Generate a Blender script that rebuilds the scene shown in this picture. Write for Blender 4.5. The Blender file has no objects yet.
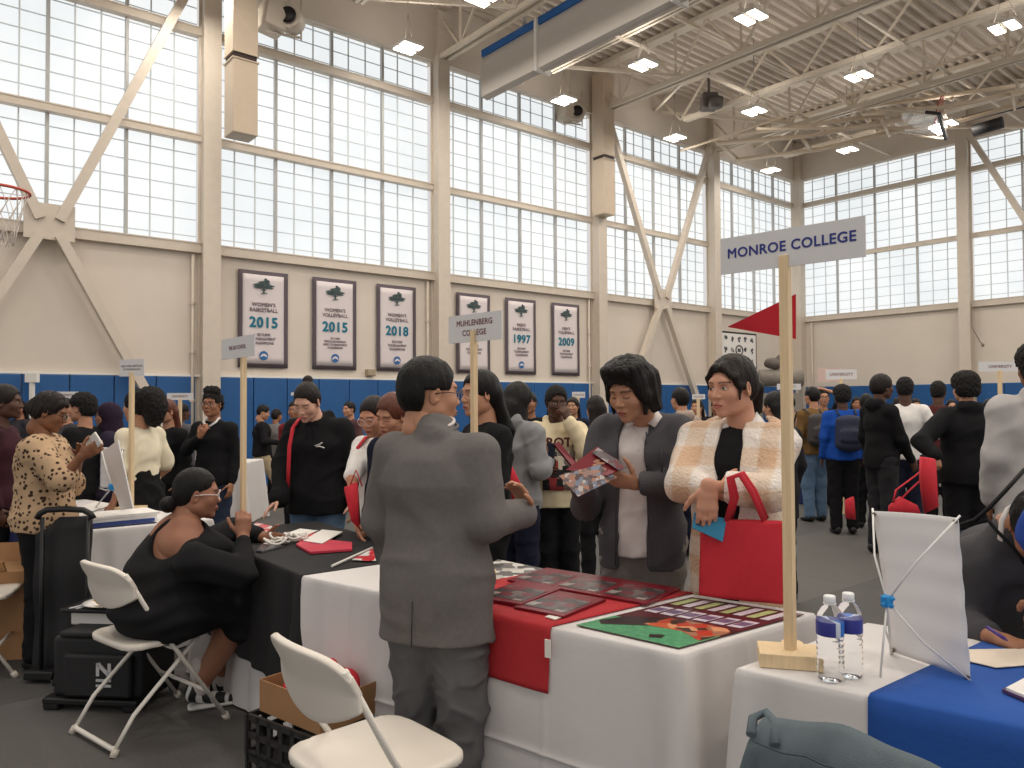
import bpy, bmesh, math, random
import numpy as np
from mathutils import Vector, Matrix
from math import sin, cos, pi, radians as RD
SC = bpy.context.scene
COL = SC.collection
random.seed(7)

# ------------------------------------------------------------------ camera, world, lamps, exposure
FPX, PITCH, ROLL, CAMH = 772.0, 0.0249, -0.0054, 1.45
YAW = 0.6907                       # the hall's long wall runs at this angle to the view
cam_d = bpy.data.cameras.new('camera')
cam_d.sensor_width = 36.0
cam_d.lens = FPX / 1024.0 * 36.0
cam_d.clip_start = 0.05; cam_d.clip_end = 200
cam = bpy.data.objects.new('camera', cam_d); COL.objects.link(cam)
CF = Vector((0, cos(PITCH), sin(PITCH)))
_R0 = Vector((1, 0, 0)); _U0 = _R0.cross(CF)
CR = _R0*cos(ROLL) + _U0*sin(ROLL); CU = _U0*cos(ROLL) - _R0*sin(ROLL)
_m = Matrix((CR, CU, -CF)).transposed().to_4x4(); _m.translation = (0, 0, CAMH)
cam.matrix_world = _m
SC.camera = cam
w = bpy.data.worlds.new('world'); SC.world = w; w.use_nodes = True
bg = w.node_tree.nodes['Background']
bg.inputs[0].default_value = (1.0, 0.97, 0.95, 1); bg.inputs[1].default_value = 0.70
SC.view_settings.view_transform = 'Standard'
SC.view_settings.look = 'None'
SC.view_settings.gamma = 1.0
SC.view_settings.exposure = 0.0
SC.view_settings.use_curve_mapping = False
LAMP_W = 42.0
CEILING_FILL_W = 7.0  # power of the added upward fill, not of a real fixture
WINDOW_GLOW = 1.0

def room(rx, ry, z=0.0):
    c, s = cos(YAW), sin(YAW)
    return Vector((rx*c - ry*s, rx*s + ry*c, z))
def ray(px, py): return CF + CR*((px-512)/FPX) - CU*((py-384)/FPX)
def W(px, py, Y):
    d = ray(px, py); return Vector((0, 0, CAMH)) + d*(Y/d.y)
def G(px, py, z=0.0):
    d = ray(px, py); return Vector((0, 0, CAMH)) + d*((z-CAMH)/d.z)

LAMPS = [(rx, ry) for ry in (11.3, 9.2, 6.95, 4.5, 2.1, -0.3, -2.7, -5.0) for rx in (-0.4, 3.4, 7.05, 10.75, 14.3, 18.3)]
for (rx, ry) in LAMPS:
    ld = bpy.data.lights.new('lamp_light', 'AREA'); ld.shape = 'RECTANGLE'; ld.size = 0.6; ld.size_y = 0.5
    ld.energy = LAMP_W; ld.color = (1.0, 0.93, 0.84)
    lo = bpy.data.objects.new('lamp_light', ld); COL.objects.link(lo)
    lo.location = room(rx, ry, 7.56); lo.rotation_euler = (0, 0, YAW)
    ld = bpy.data.lights.new('ceiling_fill_light', 'AREA'); ld.shape = 'RECTANGLE'; ld.size = 0.5; ld.size_y = 0.4  # added fill light above the housing, aimed up to brighten the roof deck
    ld.energy = CEILING_FILL_W; ld.color = (1.0, 0.93, 0.86)
    lo = bpy.data.objects.new('ceiling_fill_light', ld); COL.objects.link(lo)
    lo.location = room(rx, ry, 7.72); lo.rotation_euler = (pi, 0, YAW)

# ------------------------------------------------------------------ materials
def S(r, g, b):
    f = lambda c: (c/255/12.92) if c/255 <= 0.04045 else ((c/255+0.055)/1.055)**2.4
    return (f(r), f(g), f(b), 1.0)
_mats = {}
def mat(name, rgb, rough=0.7, metal=0.0, bump=0.0, bscale=200.0, var=0.0, vscale=8.0, emit=0.0, trans=0.0, sheen=0.0, spec=0.5, attr=None, stretch=None, ior=1.45, alpha=1.0):
    if name in _mats: return _mats[name]
    m = bpy.data.materials.new(name); m.use_nodes = True
    nt = m.node_tree; b = nt.nodes['Principled BSDF']
    b.inputs['Base Color'].default_value = rgb
    b.inputs['Roughness'].default_value = rough; b.inputs['Metallic'].default_value = metal
    b.inputs['Specular IOR Level'].default_value = spec; b.inputs['IOR'].default_value = ior
    b.inputs['Alpha'].default_value = alpha
    if sheen: b.inputs['Sheen Weight'].default_value = sheen
    if trans: b.inputs['Transmission Weight'].default_value = trans
    if emit:
        b.inputs['Emission Color'].default_value = rgb; b.inputs['Emission Strength'].default_value = emit
    tc = nt.nodes.new('ShaderNodeTexCoord'); co = tc.outputs['Object']
    if stretch:
        mp = nt.nodes.new('ShaderNodeMapping'); mp.inputs['Scale'].default_value = stretch
        nt.links.new(co, mp.inputs[0]); co = mp.outputs[0]
    src = None
    if attr:
        at = nt.nodes.new('ShaderNodeAttribute'); at.attribute_name = attr; src = at.outputs['Color']
        nt.links.new(src, b.inputs['Base Color'])
    if var:
        n = nt.nodes.new('ShaderNodeTexNoise'); n.inputs['Scale'].default_value = vscale; n.inputs['Detail'].default_value = 4
        nt.links.new(co, n.inputs['Vector'])
        mr = nt.nodes.new('ShaderNodeMapRange'); mr.inputs[1].default_value = 0.3; mr.inputs[2].default_value = 0.7
        mr.inputs[3].default_value = 1-var; mr.inputs[4].default_value = 1+var
        nt.links.new(n.outputs[0], mr.inputs[0])
        mx = nt.nodes.new('ShaderNodeVectorMath'); mx.operation = 'SCALE'
        if src: nt.links.new(src, mx.inputs[0])
        else: mx.inputs[0].default_value = rgb[:3]
        nt.links.new(mr.outputs[0], mx.inputs['Scale'])
        nt.links.new(mx.outputs[0], b.inputs['Base Color'])
    if bump:
        n = nt.nodes.new('ShaderNodeTexNoise'); n.inputs['Scale'].default_value = bscale; n.inputs['Detail'].default_value = 3
        nt.links.new(co, n.inputs['Vector'])
        bp = nt.nodes.new('ShaderNodeBump'); bp.inputs['Strength'].default_value = bump; bp.inputs['Distance'].default_value = 0.01
        nt.links.new(n.outputs[0], bp.inputs['Height']); nt.links.new(bp.outputs[0], b.inputs['Normal'])
    _mats[name] = m; return m
def nodes_of(m): return m.node_tree, m.node_tree.nodes['Principled BSDF']
def glossy_print(name, cells, scale=(14, 14, 1), rough=0.35):
    """printed matter: blocks of the given colours in the sheet's own coordinates"""
    if name in _mats: return _mats[name]
    m = mat(name, cells[0], rough)
    nt, b = nodes_of(m)
    tc = nt.nodes.new('ShaderNodeTexCoord'); mp = nt.nodes.new('ShaderNodeMapping'); mp.inputs['Scale'].default_value = scale
    v = nt.nodes.new('ShaderNodeTexVoronoi'); v.distance = 'CHEBYCHEV'; v.inputs['Scale'].default_value = 1.0; v.inputs['Randomness'].default_value = 0.7
    sp = nt.nodes.new('ShaderNodeSeparateColor'); cr = nt.nodes.new('ShaderNodeValToRGB'); cr.color_ramp.interpolation = 'CONSTANT'
    for i, c in enumerate(cells):
        e = cr.color_ramp.elements[i] if i < 2 else cr.color_ramp.elements.new(i/len(cells))
        e.position = i/len(cells); e.color = c
    nt.links.new(tc.outputs['Object'], mp.inputs[0]); nt.links.new(mp.outputs[0], v.inputs['Vector'])
    nt.links.new(v.outputs['Color'], sp.inputs[0]); nt.links.new(sp.outputs[0], cr.inputs[0]); nt.links.new(cr.outputs[0], b.inputs['Base Color'])
    return m

# ------------------------------------------------------------------ mesh helpers
class MB:
    """collects shapes into one mesh"""
    def __init__(s): s.bm = bmesh.new(); s.mi = 0
    def _tag(s, faces):
        for f in faces: f.material_index = s.mi; f.smooth = False
        return s
    def box(s, c, size, rot=None, bevel=0.0, seg=2):
        r = bmesh.ops.create_cube(s.bm, size=1.0); vs = r['verts']
        M = Matrix.Translation(Vector(c)) @ (rot.to_4x4() if rot is not None else Matrix.Identity(4)) @ Matrix.Diagonal((*size, 1))
        bmesh.ops.transform(s.bm, matrix=M, verts=vs)
        fs = list({f for v in vs for f in v.link_faces}); s._tag(fs)
        if bevel:
            es = list({e for v in vs for e in v.link_edges})
            q = bmesh.ops.bevel(s.bm, geom=es, offset=bevel, segments=seg, affect='EDGES', profile=0.5)
            for f in q['faces']: f.material_index = s.mi; f.smooth = True
        return s
    def quadbox(s, corners, z0, z1):
        """prism over a convex ground outline"""
        return s.prism([(c[0], c[1]) for c in corners], z0, z1)
    def prism(s, pts, z0, z1, M=None):
        a = [s.bm.verts.new((p[0], p[1], z0)) for p in pts]; b = [s.bm.verts.new((p[0], p[1], z1)) for p in pts]
        fs = [s.bm.faces.new(a[::-1]), s.bm.faces.new(b)]
        n = len(pts)
        for i in range(n): fs.append(s.bm.faces.new((a[i], a[(i+1) % n], b[(i+1) % n], b[i])))
        if M is not None: bmesh.ops.transform(s.bm, matrix=M, verts=a+b)
        bmesh.ops.recalc_face_normals(s.bm, faces=fs)
        return s._tag(fs)
    def tube(s, pts, r, n=10, closed=False, caps=True, flat=None):
        pts = [Vector(p) for p in pts]; m = len(pts); rings = []
        rr = r if isinstance(r, (list, tuple)) else [r]*m
        up = None
        for i, p in enumerate(pts):
            if closed: t = pts[(i+1) % m]-pts[i-1]
            else: t = pts[min(i+1, m-1)]-pts[max(i-1, 0)]
            t.normalize()
            if up is None: up = Vector((0, 0, 1)) if abs(t.z) < 0.9 else Vector((1, 0, 0))
            u = (up - t*up.dot(t))
            if u.length < 1e-5: u = t.orthogonal()
            u.normalize(); v = t.cross(u); up = u
            k = flat or 1.0
            rings.append([s.bm.verts.new(p + u*cos(2*pi*j/n)*rr[i]*k + v*sin(2*pi*j/n)*rr[i]) for j in range(n)])
        fs = []
        for i in range(m if closed else m-1):
            a, b = rings[i], rings[(i+1) % m]
            for j in range(n):
                f = s.bm.faces.new((a[j], a[(j+1) % n], b[(j+1) % n], b[j])); f.smooth = True; f.material_index = s.mi; fs.append(f)
        if caps and not closed:
            for q in (rings[0][::-1], rings[-1]):
                f = s.bm.faces.new(q); f.material_index = s.mi; fs.append(f)
        bmesh.ops.recalc_face_normals(s.bm, faces=fs)
        return s
    def bar(s, a, b, wid, hei, up=(0, 0, 1)):
        a, b = Vector(a), Vector(b); t = (b-a); L = t.length; t.normalize(); u = Vector(up); u = u - t*u.dot(t)
        if u.length < 1e-4: u = t.orthogonal()
        u.normalize(); v = u.cross(t)
        R = Matrix((v, t, u)).transposed()
        return s.box((a+b)/2, (wid, L, hei), R)
    def lathe(s, prof, c=(0, 0, 0), n=24, M=None, smooth=True):
        c = Vector(c); rings = []; vs = []
        for (r, z) in prof:
            ring = [s.bm.verts.new((c.x+r*cos(2*pi*j/n), c.y+r*sin(2*pi*j/n), c.z+z)) for j in range(n)]; rings.append(ring); vs += ring
        fs = []
        for a, b in zip(rings, rings[1:]):
            for j in range(n):
                f = s.bm.faces.new((a[j], a[(j+1) % n], b[(j+1) % n], b[j])); f.smooth = smooth; f.material_index = s.mi; fs.append(f)
        for q in (rings[0][::-1], rings[-1]):
            f = s.bm.faces.new(q); f.material_index = s.mi; fs.append(f)
        bmesh.ops.recalc_face_normals(s.bm, faces=fs)
        if M is not None: bmesh.ops.transform(s.bm, matrix=M, verts=vs)
        return s
    def grid(s, P, smooth=True, flip=False):
        """P[i][j] -> points"""
        V = [[s.bm.verts.new(p) for p in row] for row in P]
        for i in range(len(V)-1):
            for j in range(len(V[0])-1):
                q = (V[i][j], V[i][j+1], V[i+1][j+1], V[i+1][j])
                f = s.bm.faces.new(q[::-1] if flip else q); f.smooth = smooth; f.material_index = s.mi
        return s
    def build(s, name, mats, parent=None, loc=None, M=None, thick=0.0):
        me = bpy.data.meshes.new(name)
        if M is not None: bmesh.ops.transform(s.bm, matrix=M, verts=s.bm.verts[:])
        s.bm.to_mesh(me); s.bm.free()
        for m in (mats if isinstance(mats, (list, tuple)) else [mats]): me.materials.append(m)
        o = bpy.data.objects.new(name, me); COL.objects.link(o)
        if parent is not None: o.parent = parent
        if loc is not None: o.location = loc
        if thick:
            md = o.modifiers.new('solid', 'SOLIDIFY'); md.thickness = thick; md.offset = 0
        return o
def tag(o, label=None, cat=None, group=None, kind=None):
    if label: o['label'] = label
    if cat: o['category'] = cat
    if group: o['group'] = group
    if kind: o['kind'] = kind
    return o
def empty(name, loc, rz=0.0, label=None, cat=None, group=None, kind=None):
    o = bpy.data.objects.new(name, None); COL.objects.link(o); o.location = loc; o.rotation_euler = (0, 0, rz)
    o.empty_display_size = 0.1
    return tag(o, label, cat, group, kind)
def kids(o): return [c for c in COL.objects if c.parent == o]
def dup(root, loc, rz=None, label=None, group=None):
    def cp(o, par):
        c = o.copy(); COL.objects.link(c)
        if par is not None: c.parent = par
        for k in kids(o): cp(k, c)
        return c
    r = cp(root, None); r.location = loc
    if rz is not None: r.rotation_euler = (0, 0, rz)
    if label: r['label'] = label
    if group: r['group'] = group
    return r
def text_mesh(body, size, mtl, name, parent, M, extrude=0.001, offset=0.0, spacing=1.0, align='CENTER', sx=1.0, heavy=0.0):
    cu = bpy.data.curves.new(name, 'FONT'); cu.body = body; cu.size = size; cu.extrude = extrude; cu.offset = offset
    cu.align_x = align; cu.align_y = 'CENTER'; cu.space_character = spacing; cu.resolution_u = 3; cu.space_line = 0.8
    tmp = bpy.data.objects.new('tmp', cu); COL.objects.link(tmp)
    dg = bpy.context.evaluated_depsgraph_get()
    me = bpy.data.meshes.new_from_object(tmp.evaluated_get(dg)); me.name = name
    bpy.data.objects.remove(tmp); bpy.data.curves.remove(cu)
    if heavy:   # bolder strokes: the same outlines again, shifted a hair
        bm = bmesh.new()
        for dx, dy in ((0, 0), (1, 0), (-1, 0), (0, 1), (0, -1), (.7, .7), (-.7, -.7), (.7, -.7), (-.7, .7)):
            n0 = len(bm.verts); bm.from_mesh(me); bm.verts.ensure_lookup_table()
            bmesh.ops.translate(bm, vec=(dx*heavy, dy*heavy, (dx*.31+dy*.17)*.00008), verts=bm.verts[n0:])
        bm.to_mesh(me); bm.free()
    me.transform(M @ Matrix.Diagonal((sx, 1, 1, 1)))
    me.materials.clear(); me.materials.append(mtl)
    o = bpy.data.objects.new(name, me); COL.objects.link(o); o.parent = parent
    return o
def frame(origin, xdir, zdir):
    """matrix whose x is xdir, y (text up) is zdir, placed at origin"""
    x = Vector(xdir).normalized(); y = Vector(zdir); y = (y - x*y.dot(x)).normalized(); z = x.cross(y)
    M = Matrix((x, y, z)).transposed().to_4x4(); M.translation = Vector(origin); return M
# ------------------------------------------------------------------ the hall
RC = 21.59; RD_ = 12.5; BAY = 4.387
RM = Matrix.Rotation(YAW, 4, 'Z')
M_cream = mat('cream_steel_paint', S(202, 190, 175), 0.5, bump=0.03, bscale=40, var=0.03)
M_wall = mat('cream_painted_wall', S(210, 199, 186), 0.8, bump=0.05, bscale=90, var=0.03, vscale=1.5)
M_deck = mat('cream_roof_deck', S(206, 194, 180), 0.6, var=0.05, vscale=2)
M_blue = mat('blue_vinyl', S(30, 84, 140), 0.42, bump=0.35, bscale=3.0, var=0.12, vscale=3)
M_white = mat('white_paint', S(228, 224, 216), 0.6, bump=0.02)
M_dark = mat('dark_gap', S(45, 42, 40), 0.7, bump=0.05)

def stru(mb, name, m, parent=None, **k):
    o = mb.build(name, m, parent, **k)
    o.rotation_euler = (0, 0, YAW) if parent is None else (0, 0, 0)
    if parent is None: o['kind'] = 'structure'
    return o
# floor
M_floor = mat('dark_grey_floor_covering', S(76, 74, 73), 0.75, bump=0.25, bscale=160, var=0.10, vscale=3.0)
nt, b = nodes_of(M_floor)
tc = nt.nodes.new('ShaderNodeTexCoord'); br = nt.nodes.new('ShaderNodeTexBrick')
br.inputs['Scale'].default_value = 1.0; br.inputs['Mortar Size'].default_value = 0.004; br.inputs['Brick Width'].default_value = 6.0; br.inputs['Row Height'].default_value = 1.5
br.inputs['Color1'].default_value = S(72, 70, 69); br.inputs['Color2'].default_value = S(92, 89, 86); br.inputs['Mortar'].default_value = S(60, 58, 57); br.offset = 0.0
n2 = nt.nodes.new('ShaderNodeTexNoise'); n2.inputs['Scale'].default_value = 60; mr = nt.nodes.new('ShaderNodeMapRange'); mr.inputs[3].default_value = 0.8; mr.inputs[4].default_value = 1.2
vm = nt.nodes.new('ShaderNodeVectorMath'); vm.operation = 'SCALE'
nt.links.new(tc.outputs['Object'], br.inputs['Vector']); nt.links.new(tc.outputs['Object'], n2.inputs['Vector']); nt.links.new(n2.outputs[0], mr.inputs[0])
nt.links.new(br.outputs[0], vm.inputs[0]); nt.links.new(mr.outputs[0], vm.inputs['Scale']); nt.links.new(vm.outputs[0], b.inputs['Base Color'])
mb = MB(); mb.box((6, 2, -0.05), (34, 24, 0.1)); stru(mb, 'floor', M_floor)
# lower walls and the frieze above the glazing, out of one wall body each
ZL0, ZL1, ZM, ZU, ZT, ZROOF = 3.84, 3.98, 5.66, 7.36, 8.12, 9.25
mb = MB(); mb.box((6.8, RD_+0.15, ZL0/2), (30, 0.3, ZL0)); mb.box((6.8, RD_+0.05, (ZT+ZROOF+0.3)/2), (30, 0.3, ZROOF+0.3-ZT)); stru(mb, 'wall_left', M_wall)
mb = MB(); mb.box((RC+0.15, 2, ZL0/2), (0.3, 21.3, ZL0)); mb.box((RC+0.05, 2, (ZT+ZROOF+0.3)/2), (0.3, 21.3, ZROOF+0.3-ZT)); stru(mb, 'wall_right', M_wall)

# translucent glazing, one window to a bay
M_pane = mat('translucent_daylit_panel', S(236, 241, 246), 0.45)
nt, b = nodes_of(M_pane)
tc = nt.nodes.new('ShaderNodeTexCoord'); nz = nt.nodes.new('ShaderNodeTexNoise'); nz.inputs['Scale'].default_value = 0.6; nz.inputs['Detail'].default_value = 4
cr = nt.nodes.new('ShaderNodeValToRGB'); cr.color_ramp.elements[0].position = 0.35; cr.color_ramp.elements[0].color = S(230, 235, 237); cr.color_ramp.elements[1].position = 0.65; cr.color_ramp.elements[1].color = S(244, 247, 247)
nt.links.new(tc.outputs['Object'], nz.inputs['Vector']); nt.links.new(nz.outputs[0], cr.inputs[0]); nt.links.new(cr.outputs[0], b.inputs['Emission Color'])
b.inputs['Emission Strength'].default_value = WINDOW_GLOW; b.inputs['Base Color'].default_value = (0.1, 0.1, 0.1, 1)
M_mull = mat('aluminium_mullion', S(176, 176, 174), 0.5, metal=0.0, var=0.05)
M_muntin = mat('grey_panel_rib', S(205, 210, 212), 0.6)
nwin = 0
def window(kind, a, b_):
    """kind L: along rx at ry=RD_; kind R: along ry at rx=RC; a..b_ the run"""
    global nwin
    nwin += 1
    def pt(u, v, z): return (u, RD_+v, z) if kind == 'L' else (RC+v, u, z)
    def bx(mb, u0, u1, v0, v1, z0, z1):
        p, q = pt(u0, v0, z0), pt(u1, v1, z1)
        mb.box([(p[i]+q[i])/2 for i in range(3)], [abs(p[i]-q[i]) for i in range(3)])
    root = MB(); bx(root, a, b_, 0.10, 0.16, ZL0, ZT+0.02); w_ = stru(root, 'window_%d' % nwin, M_pane)
    L = b_-a
    mb = MB()
    for i in range(1, 4): bx(mb, a+L*i/4-0.022, a+L*i/4+0.022, 0.03, 0.11, ZL1, ZT)
    stru(mb, 'mullion', M_mull, w_)
    mb = MB()
    for i in range(12):
        if i % 3: bx(mb, a+L*i/12-0.009, a+L*i/12+0.009, 0.075, 0.105, ZL1, ZT)
    z = ZL1+0.14
    while z < ZT-0.05:
        bx(mb, a, b_, 0.08, 0.105, z-0.006, z+0.006); z += 0.262
    stru(mb, 'muntin', M_muntin, w_)
colL = [RC-i*BAY for i in range(0, 7)]
for i in range(1, 7): window('L', colL[i]+0.13, colL[i-1]-0.13)
colR = [RD_, RD_-4.75, RD_-9.5, RD_-14.25]
for i in range(1, 4): window('R', colR[i]+0.13, colR[i-1]-0.13)

# columns, girts, braces
tn = 0
def trim(mb):
    global tn
    tn += 1; return stru(mb, 'trim_%d' % tn, M_cream)
def wsec(mb, cx, cy, z0, z1, along):
    # wide-flange column: two flanges and a web
    if along == 'x':
        mb.box((cx, cy-0.13, (z0+z1)/2), (0.27, 0.02, z1-z0)); mb.box((cx, cy+0.13, (z0+z1)/2), (0.27, 0.02, z1-z0)); mb.box((cx, cy, (z0+z1)/2), (0.19, 0.26, z1-z0))
    else:
        mb.box((cx-0.13, cy, (z0+z1)/2), (0.02, 0.27, z1-z0)); mb.box((cx+0.13, cy, (z0+z1)/2), (0.02, 0.27, z1-z0)); mb.box((cx, cy, (z0+z1)/2), (0.26, 0.19, z1-z0))
for i, x in enumerate(colL):
    mb = MB()
    if i == 0: mb.box((x-0.14, RD_-0.14, ZROOF/2), (0.28, 0.28, ZROOF))
    else: wsec(mb, x, RD_-0.15, 0, ZROOF-0.2, 'x')
    trim(mb)
for y in colR[1:3]:
    mb = MB(); wsec(mb, RC-0.15, y, 0, ZROOF-0.2, 'y'); trim(mb)
for z, h, d in ((ZL0+0.07, 0.15, 0.18), (ZM, 0.11, 0.14), (ZU, 0.12, 0.14), (ZT+0.02, 0.06, 0.10)):
    mb = MB(); mb.box((6.8, RD_-d/2+0.08, z), (29.4, d, h)); mb.box((6.8, RD_-d+0.08, z+h/2), (29.4, 0.02, 0.02)); trim(mb)
    mb = MB(); mb.box((RC-d/2+0.08, 2, z), (d, 20.8, h)); mb.box((RC-d+0.08, 2, z+h/2), (0.02, 20.8, 0.02)); trim(mb)
def brace(a, b_): mb = MB(); mb.bar(a, b_, 0.13, 0.13); trim(mb)
for i0 in (4, 1):
    xr, xl = colL[i0], colL[i0+1]; xm = (xr+xl)/2; y = RD_-0.22
    for sx, xe in ((1, xr), (-1, xl)):
        brace((xm+sx*0.12, y, ZL1+0.05), (xe-sx*0.12, y, ZT+0.3)); brace((xm+sx*0.12, y, ZL0-0.02), (xe-sx*0.15, y, 0.15))
    mb = MB(); mb.box((xm, y, ZL1+0.02), (0.62, 0.03, 0.5)); trim(mb)
ym = (colR[1]+colR[2])/2; x = RC-0.22
brace((x, colR[1]-0.12, ZT+0.2), (x, ym+0.1, ZL1)); brace((x, colR[2]+0.12, ZT+0.2), (x, ym-0.1, ZL1))
# conduits on the wall
def pipe(pts, r, label, m=M_cream):
    mb = MB(); mb.tube([room(*p) for p in pts], r, 8)
    for p in pts[1:-1]: pass
    z0, z1 = pts[0][2], pts[-1][2]
    for k in range(1, 5):
        q = room(pts[0][0], pts[0][1], z0+(z1-z0)*k/5); mb.box(q, (0.07, 0.07, 0.04))
    return tag(mb.build('conduit_pipe', m), label, 'pipe')
pipe([(colL[4]-0.22, RD_-0.06, 0.0), (colL[4]-0.22, RD_-0.06, 3.8)], 0.025, 'cream conduit pipe running up beside the column left of the first banner')
pipe([(colL[3]-0.24, RD_-0.06, 0.0), (colL[3]-0.24, RD_-0.06, 3.8)], 0.025, 'cream conduit pipe running up beside the column between the 2018 banner and its right neighbour')
pipe([(colL[2]-0.24, RD_-0.06, 0.0), (colL[2]-0.24, RD_-0.06, 3.8)], 0.025, 'cream conduit pipe beside the column right of the 2009 banner')
pipe([(RC-0.08, RD_-0.5, 0.0), (RC-0.08, RD_-0.5, 3.8)], 0.03, 'thin pipe with boxes running up the right wall at the corner')
M_cable = mat('grey_cable', S(120, 112, 100), 0.6)
mb = MB(); yc = colR[1]
mb.tube([room(RC-0.3, yc-0.18, 3.9), room(RC-0.32, yc-0.19, 3.3), room(RC-0.32, yc-0.35, 2.95), room(RC-0.3, yc-0.42, 2.85)], 0.012, 6); mb.box(room(RC-0.3, yc-0.42, 2.83), (0.05, 0.05, 0.08))
tag(mb.build('pull_cord', M_cable), 'short grey cord hanging from the ledge beside the right wall column', 'cord')

# wall padding
PZ0, PZ1 = 0.12, 1.89
def pad(u0, u1, kind):
    mb = MB(); wd = u1-u0-0.012
    mb.box((0, 0, (PZ1+PZ0)/2), (wd, 0.06, PZ1-PZ0), bevel=0.015)
    o = mb.build('wall_pad', M_blue)
    o.location = room((u0+u1)/2, RD_-0.036) if kind == 'L' else room(RC-0.036, (u0+u1)/2)
    o.rotation_euler = (0, 0, YAW + (0 if kind == 'L' else pi/2))
    lab = 'blue vinyl wall pad along the bottom of the banner wall' if kind == 'L' else 'blue vinyl wall pad along the bottom of the right hand wall'
    return tag(o, lab, 'wall pad', 'blue wall pads under the banners' if kind == 'L' else 'blue wall pads on the right wall')
for i in range(1, 6):
    a, b_ = colL[i]+0.17, colL[i-1]-0.17; n = 7
    for k in range(n): pad(a+(b_-a)*k/n, a+(b_-a)*(k+1)/n, 'L')
a = colL[5]-0.17
for k in range(3): pad(a-0.6*(k+1), a-0.6*k, 'L')
for i in range(1, 3):
    a, b_ = colR[i]+0.17, colR[i-1]-0.17; n = 7
    for k in range(n): pad(a+(b_-a)*k/n, a+(b_-a)*(k+1)/n, 'R')
mb = MB(); mb.box((6.8, RD_-0.03, PZ1+0.02), (29.4, 0.05, 0.035)); stru(mb, 'trim_40', M_white)
# white post with a bracket in front of the pads at far left
q = room(1.66, RD_-0.22)
mb = MB(); mb.box((q.x, q.y, 0.92), (0.05, 0.05, 1.84)); mb.box((q.x, q.y, 1.83), (0.16, 0.07, 0.12)); mb.box((q.x, q.y, 0.01), (0.2, 0.2, 0.02))
tag(mb.build('net_post', M_white), 'white metal post with a square cap against the blue wall pads at far left', 'post')

# ------------------------------------------------------------------ roof
mb = MB(); per = 0.21; P0 = []; y = -8.2
prof = []
while y < RD_+0.1:
    prof += [(y, 0.0), (y+0.07, 0.0), (y+0.10, 0.075), (y+0.18, 0.075)]; y += per
mb.grid([[(xx, yy, ZROOF+zz) for yy, zz in prof] for xx in (-7.8, RC+0.1)], smooth=False)
stru(mb, 'ceiling', M_deck)
M_truss = mat('cream_truss_paint', S(212, 200, 182), 0.5, var=0.03)
def truss(x, big):
    mb = MB(); y1, y0 = RD_-0.05, -8.0; zb = ZT+0.02 if big else ZT+0.14; zt = ZROOF-0.06; wd = 0.15 if big else 0.10
    mb.bar((x-wd/2, y0, zb), (x-wd/2, y1-(0.9 if not big else 0), zb), 0.06, 0.09); mb.bar((x+wd/2, y0, zb), (x+wd/2, y1-(0.9 if not big else 0), zb), 0.06, 0.09)
    mb.box((x, (y0+y1)/2, zb+0.05), (wd+0.05, y1-y0-(0 if big else 1.8), 0.015))
    mb.box((x, (y0+y1)/2, zt), (wd+0.10, y1-y0, 0.10))
    n = 13; st = (y1-y0)/n
    for k in range(n):
        ya = y0+k*st
        mb.bar((x, ya, zt-0.03), (x, ya+st/2, zb+0.03), 0.045, 0.045); mb.bar((x, ya+st, zt-0.03), (x, ya+st/2, zb+0.03), 0.045, 0.045)
        if big: mb.bar((x, ya+st/2, zt-0.03), (x, ya+st/2, zb+0.03), 0.05, 0.05)
    o = stru(mb, 'roof_truss', M_truss); del o['kind']
    return tag(o, 'cream steel roof truss crossing the hall under the corrugated deck', 'roof truss', 'parallel roof trusses under the deck')
for i in range(0, 6):
    if i: truss(colL[i], True)
    truss(colL[i]-BAY/2, False)
for y, z in ((9.6, ZROOF-0.14), (9.6, ZT+0.1), (6.4, ZROOF-0.14), (6.4, ZT+0.1), (3.0, ZROOF-0.14), (0.0, ZROOF-0.14)):
    mb = MB(); mb.bar((-7, y, z), (RC-.02, y, z), 0.05, 0.05); o = stru(mb, 'bridging_bar', M_truss); del o['kind']
    tag(o, 'thin cream bridging bar running across the roof trusses', 'steel bar', 'bridging bars across the trusses')
# sloping struts from the wall to the trusses
for i in range(1, 6):
    x = colL[i]
    for sx in (-1, 1):
        mb = MB(); mb.bar((x+sx*.1, RD_-2.6, ZT+0.05), (x+sx*(BAY/2-.1), RD_-0.1, ZT+0.6), 0.06, 0.06)
        o = stru(mb, 'diagonal_strut', M_truss); del o['kind']
        tag(o, 'cream diagonal strut spreading from a truss to the banner wall', 'steel strut', 'diagonal struts at the wall ends of the trusses')

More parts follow.
